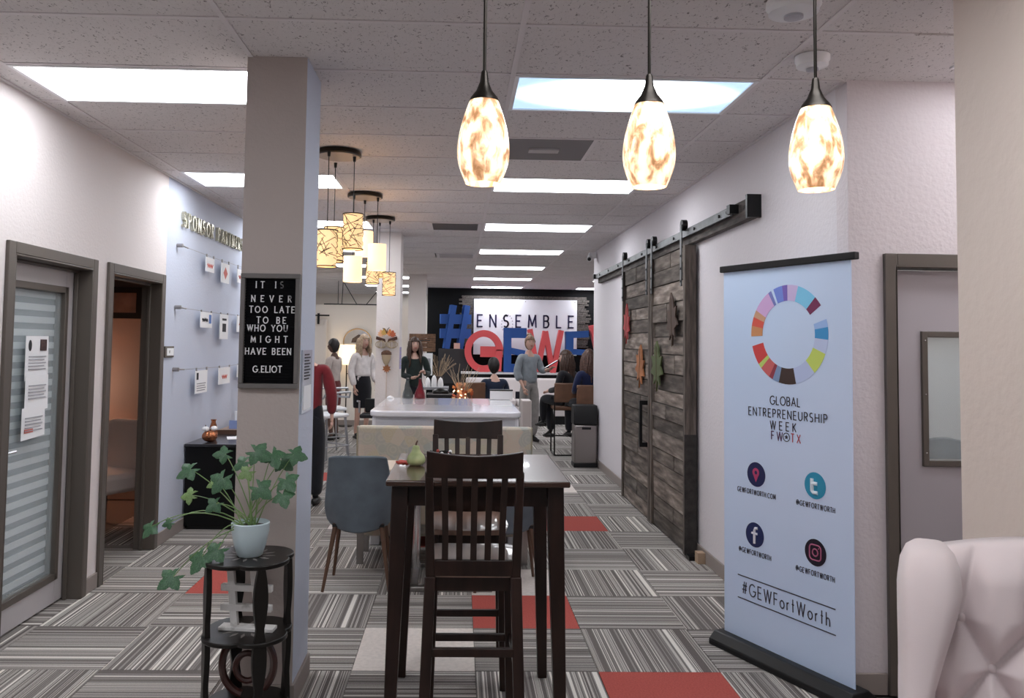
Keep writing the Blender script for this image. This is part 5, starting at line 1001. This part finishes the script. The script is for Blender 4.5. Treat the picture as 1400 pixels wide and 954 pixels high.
# ------------------------------------------------------------------ people
dg_objs = []
def skin_eval(nodes, edges, radii, root=0, sub=2):
    me = bpy.data.meshes.new('skin'); me.from_pydata(nodes, edges, []); ob = bpy.data.objects.new('skin', me); C.objects.link(ob)
    ob.modifiers.new('skin', 'SKIN')
    for i, r in enumerate(radii):
        sv = me.skin_vertices[0].data[i]; sv.radius = r if isinstance(r, (tuple, list)) else (r, r); sv.use_root = (i == root)
    s = ob.modifiers.new('sub', 'SUBSURF'); s.levels = sub; s.render_levels = sub
    dg = bpy.context.evaluated_depsgraph_get(); dg.update(); ev = ob.evaluated_get(dg); m2 = ev.to_mesh()
    V_ = [tuple(v.co) for v in m2.vertices]; F_ = [tuple(p.vertices) for p in m2.polygons]; ev.to_mesh_clear(); bpy.data.objects.remove(ob); bpy.data.meshes.remove(me)
    return V_, F_
BASE = dict(pel=(0, 0, .95), wai=(0, 0, 1.08), che=(0, 0, 1.27), nb=(0, .01, 1.42), nk=(0, .0, 1.50), hd=(0, -.02, 1.60),
 sL=(.165, 0, 1.385), eL=(.22, .03, 1.12), wL=(.20, -.05, .88), hL=(.20, -.07, .80), sR=(-.165, 0, 1.385), eR=(-.22, .03, 1.12), wR=(-.20, -.05, .88), hR=(-.20, -.07, .80),
 pL=(.09, 0, .90), kL=(.095, -.02, .49), aL=(.095, .03, .09), tL=(.10, -.12, .03), pR=(-.09, 0, .90), kR=(-.095, -.02, .49), aR=(-.095, .03, .09), tR=(-.10, -.12, .03))
def person(label, loc, rz, Hh, J, skin, hairm, hair, top, bottom, shoe, look=0, group=None, mouth=True, skirt=None, loose=1.0, sleeve=1, tuck=0):
    P = dict(BASE); P.update(J); k = Hh/1.72; P = {n_: Vector(v)*k for n_, v in P.items()}
    t = thing('person', label, 'person', loc, rz)
    names_ = list(P); names_.remove('hd'); nodes = [P[n_] for n_ in names_]; ix = {n_: i for i, n_ in enumerate(names_)}
    E_ = [('pel', 'wai'), ('wai', 'che'), ('che', 'nb'), ('nb', 'nk'), ('che', 'sL'), ('sL', 'eL'), ('eL', 'wL'), ('wL', 'hL'), ('che', 'sR'), ('sR', 'eR'), ('eR', 'wR'), ('wR', 'hR'), ('pel', 'pL'), ('pL', 'kL'), ('kL', 'aL'), ('aL', 'tL'), ('pel', 'pR'), ('pR', 'kR'), ('kR', 'aR'), ('aR', 'tR')]
    rad = dict(pel=(.13, .10), wai=(.115, .09), che=(.13, .10), nb=.055, nk=.048, sL=.055, eL=.038, wL=(.024, .02), hL=(.03, .014), sR=.055, eR=.038, wR=(.024, .02), hR=(.03, .014), pL=.085, kL=.052, aL=.034, tL=(.035, .02), pR=.085, kR=.052, aR=.034, tR=(.035, .02))
    R_ = [rad[n_] for n_ in names_]; R_ = [tuple(c*k for c in r) if isinstance(r, tuple) else r*k for r in R_]
    edges = [(ix[a], ix[b]) for a, b in E_]
    V_, F_ = skin_eval(nodes, edges, R_); body = MB(); body.add(V_, F_)
    for s_ in 'LR':   # fingers, each its own tapered curled chain rooted in the palm
        h_ = P['h'+s_]; w_ = P['w'+s_]; d = (h_-w_).normalized(); sd = Vector((0, 1, 0)) if abs(d.y) < .7 else Vector((1, 0, 0)); sd = (sd-d*sd.dot(d)).normalized(); cu = d.cross(sd)*(-1 if s_ == 'L' else 1)
        for f in range(4):
            o_ = h_+sd*(-.026+.0175*f)*k-d*.005; L = (.075, .085, .080, .062)[f]*k
            body.tube([o_, o_+d*L*.45, o_+d*L*.78+cu*L*.18, o_+d*L*.95+cu*L*.42], [.0095*k, .0088*k, .008*k, .005*k], 7)
        body.tube([h_-sd*.02*k-d*.035*k, h_-sd*.05*k+d*.0+cu*.012*k, h_-sd*.055*k+d*.03*k+cu*.02*k], [.012*k, .010*k, .006*k], 7)
    # head: one shaped surface sunk over the neck
    hd = P['hd']; RZ = Matrix.Rotation(look, 3, 'Z'); NV_, NU_ = 20, 28; hv = []
    for i in range(NV_+1):
        a = pi*i/NV_; zz = -cos(a)
        for q_ in range(NU_):
            th = 2*pi*q_/NU_; x = .074*sin(a)*sin(th); y = -.092*sin(a)*cos(th); z = .115*zz
            if zz < 0: x *= 1-.28*zz*zz; y = y*(1-.22*zz*zz)-.012*zz*zz
            fr = max(0, cos(th))**6
            y -= .020*fr*math.exp(-((z+.012)/.020)**2)*(1 if abs(sin(th)) < .35 else 0)      # nose
            y += .006*math.exp(-((z-.018)/.014)**2)*math.exp(-((abs(x)-.03)/.016)**2)*(cos(th) > 0)  # sockets
            y -= .005*fr*math.exp(-((z+.052)/.014)**2)
            hv.append(RZ @ Vector((x, y, z))*k+hd)
    body.add([tuple(v) for v in hv], [(i*NU_+q_, i*NU_+(q_+1) % NU_, (i+1)*NU_+(q_+1) % NU_, (i+1)*NU_+q_) for i in range(NV_) for q_ in range(NU_)])
    for s_ in (-1, 1): body.ball(tuple(RZ @ Vector((s_*.073, .008, 0))*k+hd), (.008*k, .016*k, .026*k), 8, 6)
    segs = [(P[a], P[b], a, b) for a, b in E_]
    fm = []
    for f_ in body.f:
        c_ = sum((Vector(body.v[i]) for i in f_), Vector())/len(f_)
        best = None; m_i = 0
        if max(f_) < len(V_):
            for A_, B_, a, b in segs:
                ab = B_-A_; tt = max(0, min(1, (c_-A_).dot(ab)/ab.length_squared)); d_2 = (A_+ab*tt-c_).length
                if best is None or d_2 < best: best = d_2; sg = (a, b, tt)
            a, b, tt = sg
            if a in ('pel', 'wai', 'che') and b != 'nb' and b[0] not in 'p': m_i = 1
            elif b == 'nb': m_i = 1 if tt < .6 else 0
            elif a[0] == 's': m_i = 1
            elif a[0] == 'e': m_i = 1 if tt < sleeve*.85 else 0
            elif a == 'pel': m_i = 2
            elif a in ('pL', 'pR', 'kL', 'kR'): m_i = 2 if not skirt else (2 if a[0] == 'p' and tt < .5 else 0)
            elif a in ('aL', 'aR'): m_i = 3
        fm.append(m_i)
    body.mi = fm
    bo_ = body.build('body', [skin, top[1], bottom, shoe], t, smooth=2)
    if mouth:
        for s_ in (-1, 1):
            c_ = RZ @ Vector((s_*.029, -.080, .016))*k+hd; MB().ball(tuple(c_), (.0105*k, .008*k, .007*k), 10, 6).build('eye', mat('eye_white', (.75, .72, .7), .2), t, smooth=2); c_ = RZ @ Vector((s_*.029, -.0855, .016))*k+hd; MB().ball(tuple(c_), (.0065*k, .004*k, .007*k), 8, 5).build('iris', M_ink, t, smooth=2)
            c_ = RZ @ Vector((s_*.030, -.083, .034))*k+hd; d_ = RZ @ Vector((.014, 0, .001*s_)); MB().tube([c_-d_, c_+d_], .004*k, 6).build('eyebrow', hairm, t)
        c_ = RZ @ Vector((0, -.0895, -.050))*k+hd; d_ = RZ @ Vector((.021, .003, 0)); MB().tube([c_-d_+Vector((0, 0, .005)), c_, c_+Vector((0, 0, 0))+d_+Vector((0, 0, .005))], [.004*k, .0085*k, .004*k], 8).build('mouth', mat('lips', (.45, .10, .09), .4), t, smooth=True)
    # hair
    hm = MB(); ln = {'short': 0, 'bun': 0, 'bob': .16, 'long': .30, 'shoulder': .22}[hair]; hvv = []; NH = 18
    for i in range(NH+1):
        a = pi*.0+pi*i/NH
        for q_ in range(36):
            th = 2*pi*q_/36; cz = cos(a); bk = -cos(th)    # bk=1 at the back
            x = .084*sin(a)*sin(th); y = -.104*sin(a)*cos(th)+.006; z = .125*cz+.008
            low = .045 if bk < -.55 else (.045+(bk+.55)*(-.14 if hair in ('short', 'bun') else -.10))
            if z < low*1.0: 
                z = max(z, low) if (bk < .0 and ln == 0) or bk < -.55 else z
                if bk < -.55: x *= .96; y = y*.80
            wob = .004*sin(9*th+i)+.003*sin(17*th+2*i); x += wob*sin(th); y -= wob*cos(th)
            hvv.append(RZ @ Vector((x, y, z))*k+hd)
    hm.add([tuple(v) for v in hvv], [(i*36+q_, i*36+(q_+1) % 36, (i+1)*36+(q_+1) % 36, (i+1)*36+q_) for i in range(NH) for q_ in range(36)])
    if hair == 'bun': hm.ball(tuple(RZ @ Vector((0, .05, .125))*k+hd), (.045*k, .045*k, .04*k), 14, 10)
    if ln:
        for q_ in range(30):
            th = -2.25+4.5*q_/29; r0 = .082; wv_ = random.uniform(.004, .014); ph_ = random.uniform(0, 6)
            pts = []
            for m_ in range(9):
                s_ = m_/8; zz = .06-s_*(ln+.10+.03*sin(q_*1.7)); rr = (r0+.022*sin(min(1, s_*1.6)*pi*.6)+wv_*sin(ph_+s_*9))
                pts.append(RZ @ Vector((rr*sin(th), rr*1.15*cos(th)+.005, zz))*k+hd)
            hm.tube(pts, [.012*k, .017*k, .02*k, .02*k, .019*k, .018*k, .016*k, .012*k, .004*k], 7)
    hm.build('hair', hairm, t, smooth=2)
    # clothes: looser skins over the same joints
    def wear(nm, ns, es, grow, m, cut=None):
        ii = {n_: i for i, n_ in enumerate(ns)}; nd = [P[n_] if n_ in P else cut[n_][0] for n_ in ns]; rr = []
        for n_ in ns:
            r = rad.get(n_) if n_ in rad else cut[n_][1]; g_ = grow.get(n_, .014); r = r if isinstance(r, tuple) else (r, r); rr.append(tuple((c+g_)*k for c in r))
        a_, b_ = skin_eval(nd, [(ii[x], ii[y]) for x, y in es], rr, 0); MB().add(a_, b_).build(nm, m, t, smooth=2)
    arm = {}
    if sleeve < 1:
        for s_ in 'LR': P['m'+s_] = P['e'+s_].lerp(P['w'+s_], sleeve); arm['m'+s_] = (P['m'+s_], (.034, .032))
    wn = 'w' if sleeve >= 1 else 'm'
    hip = P['pel']+(P['wai']-P['pel'])*(-.35 if tuck == 0 else .5); arm['hem'] = (hip, (.135, .105)); P2 = hip; P['hem'] = hip
    wear(top[0], ['che', 'wai', 'hem', 'nb', 'sL', 'eL', wn+'L', 'sR', 'eR', wn+'R'], [('hem', 'wai'), ('wai', 'che'), ('che', 'nb'), ('che', 'sL'), ('sL', 'eL'), ('eL', wn+'L'), ('che', 'sR'), ('sR', 'eR'), ('eR', wn+'R')],
         {'wai': .02*loose, 'che': .014, 'hem': .018*loose, 'nb': .006, 'eL': .016*loose, 'eR': .016*loose, wn+'L': .018*loose, wn+'R': .018*loose, 'sL': .012, 'sR': .012}, top[1], arm)
    if skirt:
        z1 = skirt*k; c_ = P['pel']; pr = [(.15*k, z1), (.155*k, z1+.02), (.165*k, c_.z-.12*k), (.15*k, c_.z), (.125*k, c_.z+.10*k)]
        MB().lathe(pr, 28, (c_.x, c_.y, 0), 1, .78).build('skirt', bottom, t, smooth=True)
    elif bottom:
        wear('trousers', ['pel', 'wst', 'pL', 'kL', 'aL', 'pR', 'kR', 'aR'], [('wst', 'pel'), ('pel', 'pL'), ('pL', 'kL'), ('kL', 'aL'), ('pel', 'pR'), ('pR', 'kR'), ('kR', 'aR')], {'pel': .012, 'wst': .008, 'kL': .022*loose, 'kR': .022*loose, 'aL': .028*loose, 'aR': .028*loose, 'pL': .012, 'pR': .012}, bottom, {'wst': (P.setdefault('wst', P['pel'].lerp(P['wai'], .6)), (.12, .095))})
    for s_ in 'LR':
        a_, b_ = P['a'+s_], P['t'+s_]; d = (b_-a_); d.z = 0; d.normalize(); f_ = Vector((a_.x, a_.y, min(a_.z, b_.z)-.0))
        MB().tube([f_-d*.05*k+Vector((0, 0, .012)), f_+Vector((0, 0, .02)), f_+d*.08*k+Vector((0, 0, .008)), b_+d*.03*k], [.028*k, .036*k, .036*k, .018*k], 10).build('shoe', shoe, t, smooth=2)
    return t
sh_bk = mat('black_shoe', (.012, .011, .011), .35)
person('woman in white blouse and black skirt with blonde hair, facing right', (-1.60, 13.7, 0), .75, 1.74, dict(wL=(.20, -.10, .93), hL=(.19, -.13, .86)), M_skin, M_hairbl, 'shoulder', ('blouse', cloth('white_blouse', (.78, .72, .71))), cloth('black_cloth', (.012, .012, .016)), sh_bk, look=-.15, skirt=.52, loose=1.7, tuck=1)
person('person with short black hair in an oatmeal cardigan, back turned', (-2.05, 13.5, 0), -1.9, 1.66, dict(eL=(.21, -.02, 1.14), wL=(.12, -.22, 1.18), hL=(.08, -.29, 1.20), eR=(-.21, -.02, 1.14), wR=(-.12, -.22, 1.16), hR=(-.08, -.29, 1.17)), M_skind, M_hairb, 'short', ('cardigan', cloth('oatmeal_knit', (.48, .41, .38))), cloth('burgundy_cloth', (.14, .03, .03)), sh_bk, skirt=.60, loose=1.2)
person('person in a dark red jacket mostly hidden behind the near pillar, back turned', (-1.485, 8.2, 0), pi-.1, 1.68, dict(hd=(.06, -.02, 1.59), nk=(.03, 0, 1.49), eR=(-.24, .02, 1.12), wR=(-.235, -.02, .91), hR=(-.235, -.03, .83)), M_skin, M_hairbr, 'short', ('jacket', cloth('dark_red_wool', (.17, .018, .025))), cloth('black_cloth', (0, 0, 0)), sh_bk, loose=1.5)
person('laughing dark-haired woman in a dark green and black top beside the middle pillar', (-.70, 12.9, 0), .2, 1.70, dict(eL=(.23, -.02, 1.14), wL=(.13, -.22, 1.16), hL=(.10, -.28, 1.19), eR=(-.21, -.02, 1.13), wR=(-.06, -.2, 1.08), hR=(0, -.24, 1.10)), M_skin, M_hairbr, 'long', ('top', cloth('dark_green_knit', (.02, .028, .026))), cloth('black_cloth', (0, 0, 0)), sh_bk, loose=1)
p6 = person('standing woman in grey blouse and wide grey trousers holding a tablet', (1.17, 13.6, 0), .55, 1.76, dict(eL=(.23, -.03, 1.14), wL=(.24, -.24, 1.18), hL=(.24, -.31, 1.21), eR=(-.23, .02, 1.12), wR=(-.19, -.10, .90), hR=(-.18, -.13, .83)), M_skin, M_hairg, 'bun', ('blouse', cloth('grey_chambray', (.27, .30, .33))), cloth('light_grey_flannel', (.30, .28, .27)), sh_bk, look=-.35, loose=1.8, sleeve=.6)
t = thing('tablet', 'tablet in the hand of the standing woman in grey', 'tablet', (1.51, 13.36, 1.29)); e_ = Matrix.Rotation(-.55, 3, 'Y'); MB().cbox((0, 0, 0), (.26, .16, .012), e_).build('case', M_bk, t, bevel=.003); MB().cbox((0, -.0, .008), (.24, .14, .003), e_).build('screen', M_white, t)
t = thing('phone', 'dark phone in the lowered hand of the standing woman in grey', 'phone', (.97, 13.42, .79)); MB().box(-.035, .035, -.006, .006, -.07, .05).build('phone_body', M_bk, t, bevel=.003); MB().box(-.03, .03, -.008, -.006, -.06, .045).build('screen', mat('dark_screen', (.02, .02, .03), .1), t)
SEAT = lambda z, f=1: dict(pel=(0, 0, z+.10), wai=(0, .01, z+.22), che=(0, .02, z+.41), nb=(0, .02, z+.56), nk=(0, .0, z+.64), hd=(0, -.02, z+.75), sL=(.165, .02, z+.525), eL=(.22, -.02, z+.28), wL=(.12, -.24, z+.24), hL=(.09, -.31, z+.23), sR=(-.165, .02, z+.525), eR=(-.22, -.02, z+.28), wR=(-.12, -.24, z+.24), hR=(-.09, -.31, z+.23),
  pL=(.09, -.02, z+.08), kL=(.11, -.42, z+.07), aL=(.11, -.40, max(.09, z-.36)), tL=(.11, -.54, max(.03, z-.42)), pR=(-.09, -.02, z+.08), kR=(-.11, -.42, z+.07), aR=(-.11, -.40, max(.09, z-.36)), tR=(-.11, -.54, max(.03, z-.42)))
person('man in a navy shirt seated with his back to us beyond the white table', (.53, 12.3, 0), pi+.3, 1.74, SEAT(.52), M_skin, M_hairb, 'short', ('shirt', cloth('navy_cotton', (.015, .022, .045))), cloth('black_cloth', (0, 0, 0)), sh_bk, loose=1.6, mouth=False)
t = thing('stool', 'low dark stool under the seated man in navy', 'stool', (.53, 12.35, 0)); MB().lathe([(.19, .47), (.2, .49), (.2, .53), (.18, .54)], 24).build('seat', M_bk, t, smooth=True)
for k in range(4): a = k*pi/2+.4; MB().tube([(.17*cos(a), .17*sin(a), 0), (.13*cos(a), .13*sin(a), .47)], .014, 8).build('leg', M_bkm, t)
d_ = SEAT(.72); d_.update(kL=(.02, -.42, .84), aL=(-.10, -.50, .46), tL=(-.12, -.64, .40), aR=(-.11, -.36, .32), tR=(-.11, -.48, .24))
person('woman with long dark hair in black seated on a bar chair, in left profile', (1.60, 12.10, 0), -2.3, 1.66, d_, M_skin, M_hairbr, 'long', ('top', cloth('black_cloth', (0, 0, 0))), cloth('black_cloth', (0, 0, 0)), sh_bk, look=.7, loose=1)
d_ = SEAT(.72)
person('person with long brown hair in navy seated by the right wall, back turned', (1.86, 11.62, 0), pi+.35, 1.68, d_, M_skin, mat('curly_brown_hair', (.085, .04, .028), .5, noise=.5, nscale=50), 'long', ('top', cloth('navy_knit', (.012, .018, .06))), cloth('black_cloth', (0, 0, 0)), sh_bk, loose=1, mouth=False)
